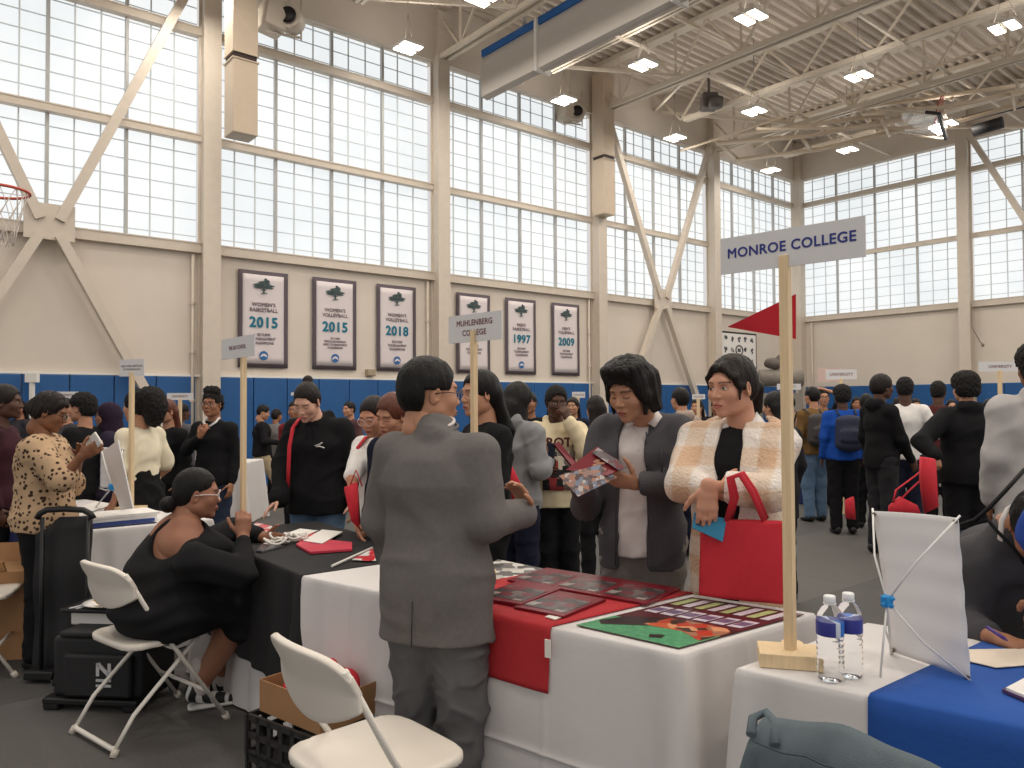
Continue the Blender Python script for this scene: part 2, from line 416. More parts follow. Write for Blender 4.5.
# lamps
M_lampglow = mat('lamp_diffuser', (1.0, 0.93, 0.82, 1), 0.5, emit=7.0)
lt = empty('ceiling_light', (0, 0, 0))
mb = MB()
for s in (-1, 1):
    mb.box((0, s*0.115, 0.05), (0.40, 0.17, 0.05), bevel=0.008)
mb.box((0, 0, 0.09), (0.30, 0.12, 0.05)); mb.build('housing', M_white, lt)
for s in (-1, 1):
    mb = MB(); mb.box((0, s*0.115, 0.016), (0.37, 0.145, 0.018)); mb.build('diffuser', M_lampglow, lt)
mb = MB()
for sx in (-1, 1): mb.tube([(sx*0.05, 0.2*sx, 0.1), (0, 0, 0.62)], 0.004, 5)
mb.tube([(0, 0, 0.6), (0, 0, 1.62)], 0.006, 5); mb.build('suspension_wire', M_cable, lt)
first = True
for (rx, ry) in LAMPS:
    p = room(rx, ry, 7.58); d = p-Vector((0, 0, CAMH)); px = 512+FPX*d.dot(CR)/max(d.dot(CF), 0.01); py = 384-FPX*d.dot(CU)/max(d.dot(CF), 0.01)
    if first: o = lt; first = False; o.location = p; o.rotation_euler = (0, 0, YAW)
    else: o = dup(lt, p, YAW)
    tag(o, 'twin panel high bay lamp glowing under the roof trusses', 'ceiling light', 'twin panel ceiling lights')

# folded divider curtain with its blue stripe
M_curt = mat('white_curtain_vinyl', S(214, 206, 196), 0.6, bump=0.3, bscale=6, stretch=(1, 0.2, 4))
M_cblue = mat('blue_curtain_stripe', S(28, 92, 158), 0.5, var=0.05)
cx = 9.0
ct = empty('divider_curtain', room(cx, RD_-0.9, 7.0), YAW, 'long white divider curtain rolled up under the trusses with a blue stripe', 'divider curtain')
mb = MB(); L = 17
pr = [(0, 0.0), (0.13, -0.04), (0.24, 0.02), (0.28, 0.16), (0.26, 0.42), (0.24, 0.62), (0.20, 0.78), (0.04, 0.78), (0.0, 0.6), (-0.02, 0.3)]
mb.grid([[(a_-0.13, yy, z_+0.30) for a_, z_ in pr+pr[:1]] for yy in (0, -L)], smooth=True)
mb.bm.faces.new([v for v in mb.bm.verts if abs(v.co.y) < 1e-6][:len(pr)])
mb.build('rolled_fabric', M_curt, ct)
mb = MB(); mb.box((0.02, -L/2, 1.13), (0.30, L, 0.13)); mb.build('blue_stripe', M_cblue, ct)
mb = MB()
mb.bm.free()
for k in range(6): mb = MB(); mb.box((0.0, -1.6-k*3.0, 0.72), (0.36, 0.07, 0.94), bevel=0.02); mb.build('strap', M_white, ct)
mb = MB(); mb.tube([(0, 0.02, 0.3), (0, 0.02, 1.2)], 0.03, 8)
for k in range(6): mb.tube([(0, -1.6-k*3.0, 1.15), (0, -1.6-k*3.0, 2.15)], 0.012, 6)
mb.build('hanger', M_white, ct)
# ------------------------------------------------------------------ organic surfaces: distance fields turned into one closed mesh
f32 = np.float32
def _smin(a, b, k):
    if k <= 0: return np.minimum(a, b)
    h_ = np.clip(0.5+0.5*(b-a)/k, 0, 1); return b*(1-h_)+a*h_ - k*h_*(1-h_)
def wob(x, y, z, fr, seed=0.0):
    """cheap smooth noise, about -1..1"""
    a = np.sin(x*fr*1.0+1.7*np.sin(y*fr*0.63+seed)+seed)*np.cos(z*fr*0.9+1.3*np.sin(x*fr*0.7+2*seed))
    b = np.sin(y*fr*1.31+1.1*np.sin(z*fr*0.8+seed*3)+2.1)*np.cos(x*fr*0.77-z*fr*0.5+seed)
    return 0.5*(a+b)
class Field:
    def __init__(s): s.ops = []
    def cone(s, a, b, ra, rb, k=0.02, sub=False):
        a = np.array(a, float); b = np.array(b, float); ba = b-a; L2 = max(ba@ba, 1e-9); m = max(ra, rb)
        def fn(x, y, z):
            px, py, pz = x-a[0], y-a[1], z-a[2]
            t = np.clip((px*ba[0]+py*ba[1]+pz*ba[2])/L2, 0, 1)
            return np.sqrt((px-t*ba[0])**2+(py-t*ba[1])**2+(pz-t*ba[2])**2)-(ra+(rb-ra)*t)
        s.ops.append(('sub' if sub else 'add', fn, np.minimum(a, b)-m, np.maximum(a, b)+m, k)); return s
    def econe(s, a, b, r0, r1, side, k=0.03):
        """tapering limb with an elliptical section; r = (half width along side, half depth)"""
        a = np.array(a, float); b = np.array(b, float); ba = b-a; L = max(np.linalg.norm(ba), 1e-6); w_ = ba/L
        u = np.array(side, float); u = u-w_*(u@w_); u /= np.linalg.norm(u); v = np.cross(w_, u); m = max(*r0, *r1)
        def fn(x, y, z):
            px, py, pz = x-a[0], y-a[1], z-a[2]
            l_ = px*w_[0]+py*w_[1]+pz*w_[2]; t = np.clip(l_/L, 0, 1); e = l_-t*L
            pu = px*u[0]+py*u[1]+pz*u[2]; pv = px*v[0]+py*v[1]+pz*v[2]
            ru = r0[0]+(r1[0]-r0[0])*t; rv = r0[1]+(r1[1]-r0[1])*t; rm = np.minimum(ru, rv)
            q = np.sqrt((pu/ru)**2+(pv/rv)**2+(e/rm)**2)
            g = np.sqrt((pu/ru**2)**2+(pv/rv**2)**2+(e/rm**2)**2)+1e-6
            return q*(q-1)/g
        s.ops.append(('add', fn, np.minimum(a, b)-m, np.maximum(a, b)+m, k)); return s
    def ell(s, c, r, R=None, k=0.02, sub=False):
        c = np.array(c, float); m = max(r); R_ = None if R is None else np.array(R)
        def fn(x, y, z):
            px, py, pz = x-c[0], y-c[1], z-c[2]
            if R_ is not None:
                px, py, pz = (R_[0, 0]*px+R_[1, 0]*py+R_[2, 0]*pz, R_[0, 1]*px+R_[1, 1]*py+R_[2, 1]*pz, R_[0, 2]*px+R_[1, 2]*py+R_[2, 2]*pz)
            q = np.sqrt((px/r[0])**2+(py/r[1])**2+(pz/r[2])**2)
            g = np.sqrt((px/r[0]**2)**2+(py/r[1]**2)**2+(pz/r[2]**2)**2)+1e-6
            return q*(q-1)/g
        s.ops.append(('sub' if sub else 'add', fn, c-m, c+m, k)); return s
    def cut(s, fn, k=0.0): s.ops.append(('cut', fn, None, None, k)); return s
    def noise(s, fn): s.ops.append(('noise', fn, None, None, 0)); return s
    def mesh(s, h):
        los = [o[2]-o[4] for o in s.ops if o[0] == 'add']; his = [o[3]+o[4] for o in s.ops if o[0] == 'add']
        lo = np.min(los, 0)-2.5*h; hi = np.max(his, 0)+2.5*h
        n = np.ceil((hi-lo)/h).astype(int)+1
        V = np.full(n, 0.12, f32)
        ax = [(lo[i]+h*np.arange(n[i])).astype(f32) for i in range(3)]
        for op, fn, l, hh, k in s.ops:
            if op in ('add', 'sub'):
                pad = k+3*h
                i0 = np.maximum(((l-pad-lo)/h).astype(int), 0); i1 = np.minimum(((hh+pad-lo)/h).astype(int)+2, n)
                if np.any(i1 <= i0): continue
                sl = tuple(slice(i0[i], i1[i]) for i in range(3))
                d = fn(ax[0][sl[0]][:, None, None], ax[1][sl[1]][None, :, None], ax[2][sl[2]][None, None, :])
                V[sl] = _smin(V[sl], d, k) if op == 'add' else -_smin(-V[sl], d, k)
            else:
                X, Y, Z = ax[0][:, None, None], ax[1][None, :, None], ax[2][None, None, :]
                if op == 'cut': V = np.broadcast_to(-_smin(-V, -fn(X, Y, Z), k), V.shape).copy()
                else: V = V + fn(X, Y, Z)
        V[0] = V[-1] = 0.1; V[:, 0] = V[:, -1] = 0.1; V[:, :, 0] = V[:, :, -1] = 0.1
        return nets(V, lo, h)
def nets(V, lo, h):
    ins = V < 0
    c = np.zeros(tuple(np.array(V.shape)-1), np.int8)
    sh = [(i, j, k) for i in (0, 1) for j in (0, 1) for k in (0, 1)]
    N = V.shape
    for (i, j, k) in sh: c += ins[i:N[0]-1+i, j:N[1]-1+j, k:N[2]-1+k]
    act = (c > 0) & (c < 8)
    I = np.argwhere(act); idx = np.full(act.shape, -1, np.int64); idx[act] = np.arange(len(I))
    val = {q: V[I[:, 0]+q[0], I[:, 1]+q[1], I[:, 2]+q[2]] for q in sh}
    acc = np.zeros((len(I), 3)); cnt = np.zeros(len(I))
    for q in sh:
        for a in range(3):
            if q[a] == 0:
                r = list(q); r[a] = 1; r = tuple(r)
                v0, v1 = val[q], val[r]; m = (v0 < 0) != (v1 < 0)
                t = v0[m]/(v0[m]-v1[m]); p = np.repeat(np.array([q], float), m.sum(), 0); p[:, a] += t
                acc[m] += p; cnt[m] += 1
    P = lo+h*(I+acc/cnt[:, None])
    quads = []
    for a in range(3):
        b_, c_ = (a+1) % 3, (a+2) % 3
        s0 = [slice(None)]*3; s1 = [slice(None)]*3; s0[a] = slice(0, N[a]-1); s1[a] = slice(1, N[a])
        A, B = ins[tuple(s0)], ins[tuple(s1)]
        E = np.argwhere(A != B); E = E[(E[:, b_] > 0) & (E[:, c_] > 0) & (E[:, b_] < N[b_]-1) & (E[:, c_] < N[c_]-1)]
        inside0 = A[E[:, 0], E[:, 1], E[:, 2]]
        def cell(db, dc):
            q = E.copy(); q[:, b_] -= db; q[:, c_] -= dc; return idx[q[:, 0], q[:, 1], q[:, 2]]
        Q = np.stack([cell(1, 1), cell(0, 1), cell(0, 0), cell(1, 0)], 1)
        Q[~inside0] = Q[~inside0][:, ::-1]
        quads.append(Q)
    Q = np.concatenate(quads); Q = Q[(Q >= 0).all(1)]
    return P, Q
def np_obj(name, parts, m, parent, loc, colors=None):
    """parts: list of (P, Q); vertices in world space, object origin at loc"""
    P = np.concatenate([p for p, q in parts]); off = 0; Qs = []
    for p, q in parts: Qs.append(q+off); off += len(p)
    Q = np.concatenate(Qs)
    me = bpy.data.meshes.new(name); me.vertices.add(len(P)); me.vertices.foreach_set('co', (P-np.array(loc)).astype(f32).ravel())
    me.loops.add(len(Q)*4); me.loops.foreach_set('vertex_index', Q.ravel().astype(np.int32))
    me.polygons.add(len(Q)); me.polygons.foreach_set('loop_start', np.arange(0, len(Q)*4, 4, dtype=np.int32)); me.polygons.foreach_set('loop_total', np.full(len(Q), 4, np.int32))
    me.polygons.foreach_set('use_smooth', np.ones(len(Q), bool))
    me.update(calc_edges=True)
    if colors is not None:
        a = me.color_attributes.new('Col', 'FLOAT_COLOR', 'POINT'); c4 = np.ones((len(P), 4), f32); c4[:, :3] = np.concatenate(colors); a.data.foreach_set('color', c4.ravel())
    me.materials.append(m)
    o = bpy.data.objects.new(name, me); COL.objects.link(o)
    if parent is not None: o.parent = parent
    return o

# ------------------------------------------------------------------ people
M_skin = mat('skin', (0.5, 0.3, 0.2, 1), 0.5, attr='Col', spec=0.35)
_nt, _b = nodes_of(M_skin); _b.inputs['Subsurface Weight'].default_value = 0.0
def cloth(name, rgb, **k):
    a = dict(rough=0.9, bump=0.25, bscale=260, var=0.05, vscale=12, spec=0.2); a.update(k); return mat(name, rgb, **a)
M_black = cloth('black_cloth', S(24, 24, 26)); M_navy = cloth('navy_cloth', S(30, 34, 50)); M_hair = mat('black_hair', S(15, 12, 12), 0.5, bump=0.5, bscale=30, stretch=(9, 9, 1), spec=0.3)
M_hairb = mat('dark_brown_hair', S(28, 20, 17), 0.5, bump=0.5, bscale=30, stretch=(9, 9, 1), spec=0.3)
M_aub = mat('auburn_hair', S(92, 46, 30), 0.5, bump=0.5, bscale=30, stretch=(9, 9, 1))
M_curly = mat('curly_black_hair', S(16, 12, 12), 0.85, bump=0.9, bscale=120)
M_jean = cloth('blue_denim', S(92, 116, 142), bscale=400); M_djean = cloth('dark_denim', S(44, 52, 70), bscale=400)
M_khaki = cloth('khaki_twill', S(176, 158, 130)); M_shoe = mat('black_shoe_leather', S(26, 25, 25), 0.5, bump=0.1)
M_wsole = mat('white_rubber', S(214, 210, 204), 0.6); M_lens = mat('spectacle_lens', (0.9, 0.95, 1, 1), 0.05, trans=1.0, alpha=0.25)
M_frame = mat('dark_spectacle_frame', S(30, 25, 24), 0.35); M_clearframe = mat('pale_spectacle_frame', S(214, 196, 192), 0.25)
SK = {'light': (206, 158, 134), 'tan': (186, 136, 108), 'olive': (178, 132, 104), 'brown': (132, 88, 64), 'dark': (84, 56, 44), 'mid': (156, 108, 82)}
REF = dict(pelvis=(0, 0, .96), waist=(0, 0, 1.10), chest=(0, 0, 1.30), neck=(0, -.015, 1.475), head=(0, .025, 1.63),
           shL=(-.165, -.01, 1.398), shR=(.165, -.01, 1.398), hipL=(-.085, 0, .92), hipR=(.085, 0, .92), knL=(-.09, .015, .50), knR=(.09, .015, .50),
           anL=(-.09, -.02, .09), anR=(.09, -.02, .09), elL=(-.215, -.03, 1.14), elR=(.215, -.03, 1.14), wrL=(-.225, .05, .90), wrR=(.225, .05, .90))
class Person:
    def __init__(s, label, x, y, yaw, h=1.7, skin='tan', g=1.0, vox=0.009, hvox=0.0045, pose=None, head=(0, 0, 0), hscale=1.0, group=None, z0=0.0, seed=None, rootname='person', femf=0.0):
        s.yaw, s.h, s.k, s.g, s.vox, s.hvox = yaw, h, h/1.75, g, vox, hvox
        s.o = Vector((x, y, z0)); s.seed = (x*3.1+y*7.7) if seed is None else seed; s.hscale = hscale
        s.R = Matrix.Rotation(yaw, 3, 'Z'); s.skin = np.array(S(*(SK[skin] if isinstance(skin, str) else skin))[:3])
        s.root = empty(rootname, s.o, 0, label, 'person', group)
        s.J = {n: s.wp(v) for n, v in REF.items()}; pose = pose or {}
        for n, v in pose.items():
            if n in s.J: s.J[n] = v.copy() if isinstance(v, Vector) else s.wp(v)
        if 'drop' in pose: pass
        for sd, sg in (('L', -1), ('R', 1)):
            if 'wr'+sd in pose and 'el'+sd not in pose:
                hint = s.R @ Vector(pose.get('hint'+sd, (sg*.6, -.5, -.6)))
                s.J['el'+sd] = s.ik(s.J['sh'+sd], s.J['wr'+sd], .285*s.k, .255*s.k, hint)
            if 'an'+sd in pose and 'kn'+sd not in pose:
                s.J['kn'+sd] = s.ik(s.J['hip'+sd], s.J['an'+sd], .43*s.k, .42*s.k, s.R @ Vector((0, 1, .1)))
        s.pose = pose; hy, hp, hr = head
        s.HR = s.R @ Matrix.Rotation(hy, 3, 'Z') @ Matrix.Rotation(hp, 3, 'X') @ Matrix.Rotation(hr, 3, 'Y')
        s.side = s.R @ Vector((1, 0, 0)); s.sdir = (s.J['shR']-s.J['shL']).normalized(); s.hdir = (s.J['hipR']-s.J['hipL']).normalized()
    def wp(s, v): return s.o + s.R @ (Vector(v)*s.k)
    def d(s, v): return s.R @ Vector(v)
    def ik(s, a, t, l1, l2, hint):
        v = t-a; D = min(v.length, (l1+l2)*.995); n = v.normalized(); t2 = a+n*D
        c = (l1*l1-l2*l2+D*D)/(2*D); r = math.sqrt(max(l1*l1-c*c, 0)); hh = hint-n*hint.dot(n); hh.normalize(); return a+n*c+hh*r
    # --- primitive groups
    def torso(s, F, i=0.0, k=.05, top=True, belly=0.0, bust=0.0):
        J, g, q = s.J, s.g, s.k; sd = s.sdir; hd = s.hdir; mid = (sd+hd).normalized()
        P, Wt, C = J['pelvis'], J['waist'], J['chest']; N = J['neck']
        fw = s.R @ Vector((0, 1, 0))
        F.econe(P-(Wt-P).normalized()*.03*q, Wt, (.155*g*q+i, .115*g*q+i), (.135*g*q+i, (.10+belly)*g*q+i), hd, k)
        F.econe(Wt, C, (.135*g*q+i, (.10+belly)*g*q+i), (.16*g*q+i, .115*g*q+i), mid, k)
        S_ = (J['shL']+J['shR'])/2
        F.econe(C, S_-(S_-C).normalized()*.035*q, (.150*g*q+i, .110*g*q+i), (.118*g*q+i, .070*g*q+i), sd, k)
        for a in ('shL', 'shR'):
            F.cone(S_-Vector((0, 0, .01)), J[a]-Vector((0, 0, .012*q)), .058*q+i, .050*q*g**.5+i, k*.6)
            F.cone(N-Vector((0, 0, .035*q)), J[a], .040*q+i*.7, .038*q+i*.7, .02)
        if bust:
            for sg in (-1, 1): F.ell(C+sd*sg*.075*q+fw*(.085*q)+Vector((0, 0, -.01)), (bust+i, bust+i, bust+i), None, .04)
        return F
    def arm(s, F, sd, i=0.0, f=1.0, k=.02, i2=None, wide=0.0):
        J, q, g = s.J, s.k, s.g**.6; S_, E, Wr = J['sh'+sd], J['el'+sd], J['wr'+sd]; i2 = i if i2 is None else i2
        if f <= .5:
            F.cone(S_, S_.lerp(E, f*2), .052*q*g+i, (.044+wide)*q*g+i, k)
        else:
            F.cone(S_, E, .048*q*g+i, .038*q*g+i, k); t = (f-.5)*2
            F.cone(E, E.lerp(Wr, t), .038*q*g+i, (.038-.013*t)*q*g+i2*.8, k)
        return F
    def leg(s, F, sd, i=0.0, f=1.0, k=.03, flare=0.0):
        J, q, g = s.J, s.k, s.g**.8; H, K, A = J['hip'+sd], J['kn'+sd], J['an'+sd]
        F.cone(H, K, .088*q*g+i, .056*q*g+i, k)
        if f > .5: t = (f-.5)*2; F.cone(K, K.lerp(A, t), .056*q*g+i, (.056-.022*t)*q*g+i+flare, k)
        return F
    def hand(s, F, sd, k=.006):
        J, q = s.J, s.k; Wr, E = J['wr'+sd], J['el'+sd]
        dd, nn, curl = s.pose.get('hand'+sd, (None, None, .35))
        d_ = (Wr-E).normalized() if dd is None else (dd.normalized() if isinstance(dd, Vector) else s.d(dd).normalized())
        n_ = s.d((1, 0, 0) if sd == 'L' else (-1, 0, 0)) if nn is None else (nn if isinstance(nn, Vector) else s.d(nn))
        n_ = (n_-d_*n_.dot(d_)).normalized(); sv = d_.cross(n_)*(1 if sd == 'R' else -1)
        F.econe(Wr-d_*.01*q, Wr+d_*.035*q, (.026*q, .021*q), (.036*q, .017*q), sv, .012)
        F.econe(Wr+d_*.035*q, Wr+d_*.08*q, (.037*q, .016*q), (.041*q, .0135*q), sv, .01)
        for j, (o_, L) in enumerate(((.030, .070), (.010, .079), (-.010, .073), (-.029, .058))):
            p = Wr+d_*(.088-.004*abs(j-1))*q+sv*o_*q; t = d_+sv*(o_*1.5); t.normalize(); r = (.0088, .0078, .0070, .0062)
            for m in range(3):
                ax = t.cross(n_).normalized(); t = Matrix.Rotation(curl*(.8 if m == 0 else 1.0), 3, ax) @ t
                p2 = p+t*L*q*(.46, .30, .24)[m]; F.cone(p, p2, r[m]*q*1.05, r[m+1]*q*1.05, k if m else .008); p = p2
        p = Wr+d_*.022*q+sv*.028*q; t = (d_*.62+sv*.62+n_*.35).normalized()
        for m, (L, r0, r1) in enumerate(((.042, .0125, .0105), (.032, .0105, .0092), (.026, .0092, .0078))):
            p2 = p+t*L*q; F.cone(p, p2, r0*q, r1*q, .007); p = p2; t = (t+d_*.25+n_*curl*.5-sv*.12).normalized()
        return F
    def fin(s, F, name, m, vox=None, fold=.004, fr=22.0, colors=None):
        sd = s.seed; a = fold
        if a: F.noise(lambda x, y, z: a*wob(x, y, z*1.3, fr, sd)+a*.5*wob(x, y, z, fr*2.3, sd+1)+a*1.1*(np.minimum(np.abs(wob(x, y, z*1.7, fr*.75, sd+4))*3, 1)-.6))
        return np_obj(name, [F.mesh(vox or s.vox)], m, s.root, s.o)
    # --- the body: one mesh
    def body(s, lips=(150, 84, 74), brow=(38, 28, 24), eyes='open', gaze=0.0, legs=False, hands=('L', 'R'), arms=1.0, beard=None, makeup=False, thick=0.0, jaw=1.0, fat=0.0):
        F = Field(); s.torso(F, -.012, .04)
        N, H = s.J['neck'], s.J['head']; q = s.k*s.hscale
        nb = H+s.HR @ Vector((0, -.035, -.075))*q
        F.cone(N-Vector((0, 0, .03)), nb, (.062+thick)*s.k, (.054+thick)*s.k, .03)
        for sd in ('L', 'R'):
            s.arm(F, sd, -.004)
            if sd in hands: s.hand(F, sd)
            if legs: s.leg(F, sd, -.006)
        Pb, Qb = F.mesh(min(s.vox, .0065) if s.vox < .01 else s.vox)
        # head, built upright in its own frame
        h = Field()
        h.ell((0, -.012, .030), (.074, .096, .090), k=.03)
        h.ell((0, .030, -.030), (.058*jaw+fat*.5, .062, .078), k=.035)
        h.econe((-.03*jaw, .035, -.078), (.03*jaw, .035, -.078), (.022+fat*.3, .030), (.022+fat*.3, .030), (0, 0, 1), .03)
        h.ell((0, .071, -.098), (.022*jaw, .020, .018), k=.025)
        for sg in (-1, 1):
            h.ell((sg*.042, .058, -.026), (.024+fat*.4, .024, .024+fat*.3), k=.03)
            h.ell((sg*.050*jaw, .004, -.058), (.016+fat, .026, .026), k=.03)
        h.cone((-.034, .076, .024), (.034, .076, .024), .013, .013, .02)
        for sg in (-1, 1): h.ell((sg*.032, .098, .002), (.018, .015, .011), k=.014, sub=True)
        h.cone((0, .084, .012), (0, .103, -.028), .0065, .0115, .010)
        for sg in (-1, 1): h.ell((sg*.0125, .096, -.032), (.0085, .010, .0075), k=.006)
        h.ell((0, .082, -.062), (.026, .016, .018), k=.014)
        h.ell((0, .0955, -.0605), (.021, .0085, .0052), k=.004); h.ell((0, .0945, -.0705), (.0185, .0085, .0060), k=.004)
        h.ell((0, .1035, -.0655), (.026, .006, .0016), k=.003, sub=True)
        for sg in (-1, 1):
            h.ell((sg*.0315, .0745, .002), (.0150, .0145, .0125), k=.003)
            R_ = Matrix.Rotation(sg*RD(-22), 3, 'Z') @ Matrix.Rotation(RD(-12), 3, 'X')
            h.ell((sg*.0765, -.006, -.008), (.008, .019, .031), R_, k=.006); h.ell((sg*.084, .002, -.004), (.004, .010, .018), R_, k=.004, sub=True)
        h.cone((0, -.03, -.05), (0, -.045, -.125), .052+thick, .052+thick, .03)
        Ph, Qh = h.mesh(s.hvox)
        x, y, z = Ph.T; ax = np.abs(x)
        Cb = np.tile(s.skin, (len(Pb), 1)); C = np.tile(s.skin, (len(Ph), 1))
        def paint(mask, rgb, a=1.0):
            c = np.array(S(*rgb)[:3]); mm = (np.clip(mask, 0, 1)*a)[:, None]; C[:] = C*(1-mm)+c*mm
        fr = y > .055; soft = s.hvox*.0+.0035
        lipm = np.clip((1-np.sqrt((x/.024)**2+((z+.0655)/.0125)**2))*5, 0, 1)*(y > .075)
        paint(lipm, lips, .85)
        paint(((ax < .022) & (np.abs(z+.0655) < .0012+s.hvox*.25) & (y > .08)).astype(float), (70, 30, 28), .7)
        bz = .026-((ax-.032)/.03)**2*.006
        paint(np.clip(1.6-np.abs(z-bz)/(.0038 if jaw >= 1 else .0026), 0, 1)*(ax > .012)*(ax < .052)*fr, brow, .85)
        ex = ax-.0315
        lens = 1-np.sqrt((ex/.0145)**2+((z-.001)/.0058)**2)
        if eyes == 'open':
            paint(np.clip(lens*8, 0, 1)*fr, (224, 214, 206), .95)
            ir = np.sqrt((x-np.sign(x)*.0315-gaze)**2+(z-.001)**2); paint((ir < .0062)*(lens > 0)*fr*1.0, (30, 18, 14))
            paint(np.clip(1-np.abs(z-(.0066-(ex/.0145)**2*.0052))/.0022, 0, 1)*(np.abs(ex) < .0165)*fr, (26, 18, 16))
        else:
            paint(np.clip(1-np.abs(z-(-.0045+(ex/.0145)**2*.003))/.0024, 0, 1)*(np.abs(ex) < .0160)*fr, (26, 18, 16))
        if makeup: paint(np.clip(1.3-np.sqrt((ex/.018)**2+((z-.012)/.008)**2), 0, 1)*fr, (70, 50, 44), .35)
        if beard: paint(np.clip((-.035-z)*40, 0, 1)*(y > -.01)*(1-lipm)*((ax > .02) | (z < -.08) | (z > -.06)), beard, .7)
        hm = np.array(Matrix(s.HR))
        Pw = (Ph*q) @ hm.T + np.array(H)
        s.hm = hm; s.hq = q
        # blend the joint tone
        return np_obj('body', [(Pb, Qb), (Pw, Qh)], M_skin, s.root, s.o, [Cb, C])
    def hl(s, v): return s.J['head'] + s.HR @ (Vector(v)*s.k*s.hscale)
    def hmesh(s, F, name, m, vox=None, tr=None):
        P, Q = F.mesh(vox or s.hvox*1.15); q = s.k*s.hscale; hm = np.array(Matrix(s.HR))
        return np_obj(name, [((P*q) @ hm.T + np.array(s.J['head']), Q)], m, s.root, s.o)
    def hair(s, style='short', m=None, vol=0.0, noise=.003, fr=90.0, name='hair', sides=1.0, fringe=0.0, extra=None, vox=None):
        m = m or M_hair; F = Field(); v = vol; sd = s.seed
        if style == 'afro':
            F.ell((0, -.02, .055+v*.5), (.098+v, .112+v, .090+v), k=.02); F.ell((0, -.055, 0), (.090+v, .080+v, .085+v), k=.03)
        elif style == 'hijab':
            F.ell((0, -.012, .032), (.086, .108, .102), k=.03); F.cone((0, -.03, -.02), (0, -.04, -.14), .092, .10, .04); F.cone((0, .02, -.12), (0, .01, -.17), .075, .10, .04)
        else:
            F.ell((0, -.014, .036), (.080+v, .103+v, .096+v), k=.03); F.ell((0, -.045, -.01), (.070+v*.7, .064+v, .070), k=.03)
        if style == 'hijab': F.cut(lambda x, y, z: -(np.sqrt((x/.058)**2+((y-.11)/.10)**2+((z+.02)/.085)**2)-1)*.05, .006)
        else:
            up = .070-fringe
            # open the face, then the ears and the nape
            F.cut(lambda x, y, z: -((np.abs(x/.069)**3+np.abs((y-.118)/.100)**3+np.abs((z+.06)/(up+.06))**3)**(1/3)-1)*.06, .006)
            if style in ('short', 'fade', 'afro'):
                F.cut(lambda x, y, z: -np.maximum(np.maximum(-(y+.045), z-.012*sides), -(z+.2)), .010)
                F.cut(lambda x, y, z: -(z+.068+0*x), .012)
            elif style == 'back':
                F.cut(lambda x, y, z: -np.maximum(np.maximum(-(y+.02), z+.012), -(z+.2)), .010); F.cut(lambda x, y, z: -(z+.07+0*x), .012)
        if extra: extra(F)
        if noise:
            if style in ('afro',) or m is M_curly: F.noise(lambda x, y, z: noise*(wob(x, y, z, fr, sd)+.6*wob(x, y, z, fr*2.1, sd+2)))
            else: F.noise(lambda x, y, z: noise*(wob(x*1.2, y*1.2, z*.25, fr, sd)+.5*wob(x*2, y*2, z*.4, fr*1.6, sd+2)))
        return s.hmesh(F, name, m, vox)
    def glasses(s, m=None, w_=.026, hh=.018, th=.0018, lens=True):
        m = m or M_frame; mb = MB(); yv = .106
        for sg in (-1, 1):
            pts = [(sg*.033+w_*cos(t)*(1 if True else 1), yv-.010*abs(cos(t))*(.5 if sg*cos(t) < 0 else 1.2), .000+hh*sin(t)) for t in [2*pi*j/16 for j in range(16)]]
            mb.tube([s.hl(p) for p in pts], th*s.k, 6, closed=True)
            mb.tube([s.hl((sg*(.033+w_), yv-.012, .004)), s.hl((sg*.080, .04, .006)), s.hl((sg*.083, -.01, .000))], th*s.k, 6)
        mb.tube([s.hl((-.008, yv-.004, .004)), s.hl((.008, yv-.004, .004))], th*s.k, 6)
        o = mb.build('spectacles', m, s.root, M=Matrix.Translation(-s.o))
        if lens:
            mb = MB()
            for sg in (-1, 1):
                mb.tube([s.hl((sg*.033, yv-.0060, 0)), s.hl((sg*.033, yv-.0066, 0))], w_*.9*s.k, 14, flat=hh/w_)
            mb.build('lens', M_lens, o, M=Matrix.Translation(-s.o))
        return o
    # --- clothes
    def top(s, name, m, i=.016, sleeve=.97, hem=.90, fold=.0045, open_=None, hood=None, collar=None, belly=0.0, bust=0.0, arms=('L', 'R'), cuff=None, shoulder=.0, bib=None, wide=0.0, i2=None, k=.05, extra=None, neckcut=True, vox=None, fr=22.0):
        F = Field(); s.torso(F, i, k, belly=belly, bust=bust)
        P = s.J['pelvis']; W_ = s.J['waist']; q = s.k; dn = Vector((0, 0, -1))
        if s.J['pelvis'].z-hem*q > -.3:
            L = max(P.z-s.o.z-hem*q, 0)
            F.econe(P, P+dn*(L+.02), (.160*s.g*q+i, .120*s.g*q+i), ((.160+.05*L)*s.g*q+i, .120*s.g*q+i), s.hdir, .05)
        for a in arms:
            s.arm(F, a, i+shoulder, sleeve, .025, i2=i2, wide=wide)
            if cuff and a in ('L', 'R'): E, Wr = s.J['el'+a], s.J['wr'+a]; F.cone(E.lerp(Wr, .86), E.lerp(Wr, .96), .030*q+i+cuff, .029*q+i+cuff, .006)
        if hood:
            N = s.J['neck']; bk = s.d((0, -1, 0)); F.ell(N+bk*.075*q+Vector((0, 0, -.01*q)), (.10*q, .055*q, .065*q), s.R, .03)
            for sg in (-1, 1): F.cone(N+bk*.05*q+s.side*sg*.07*q+Vector((0, 0, .02)), N-bk*.055*q+s.side*sg*.035*q+Vector((0, 0, -.035*q)), .034*q, .022*q, .02)
        if collar:
            N, H = s.J['neck'], s.J['head']; ax = (H-N).normalized(); F.cone(N-ax*.01, N+ax*.035*q, .064*q+collar, .058*q+collar, .012)
        if extra: extra(F)
        hz = s.o.z+hem*q; ii = s.d((0, 1, 0)); ox, oy = s.o.x, s.o.y
        F.cut(lambda x, y, z: hz+.004*np.sin((x+y)*14)-z, .004)
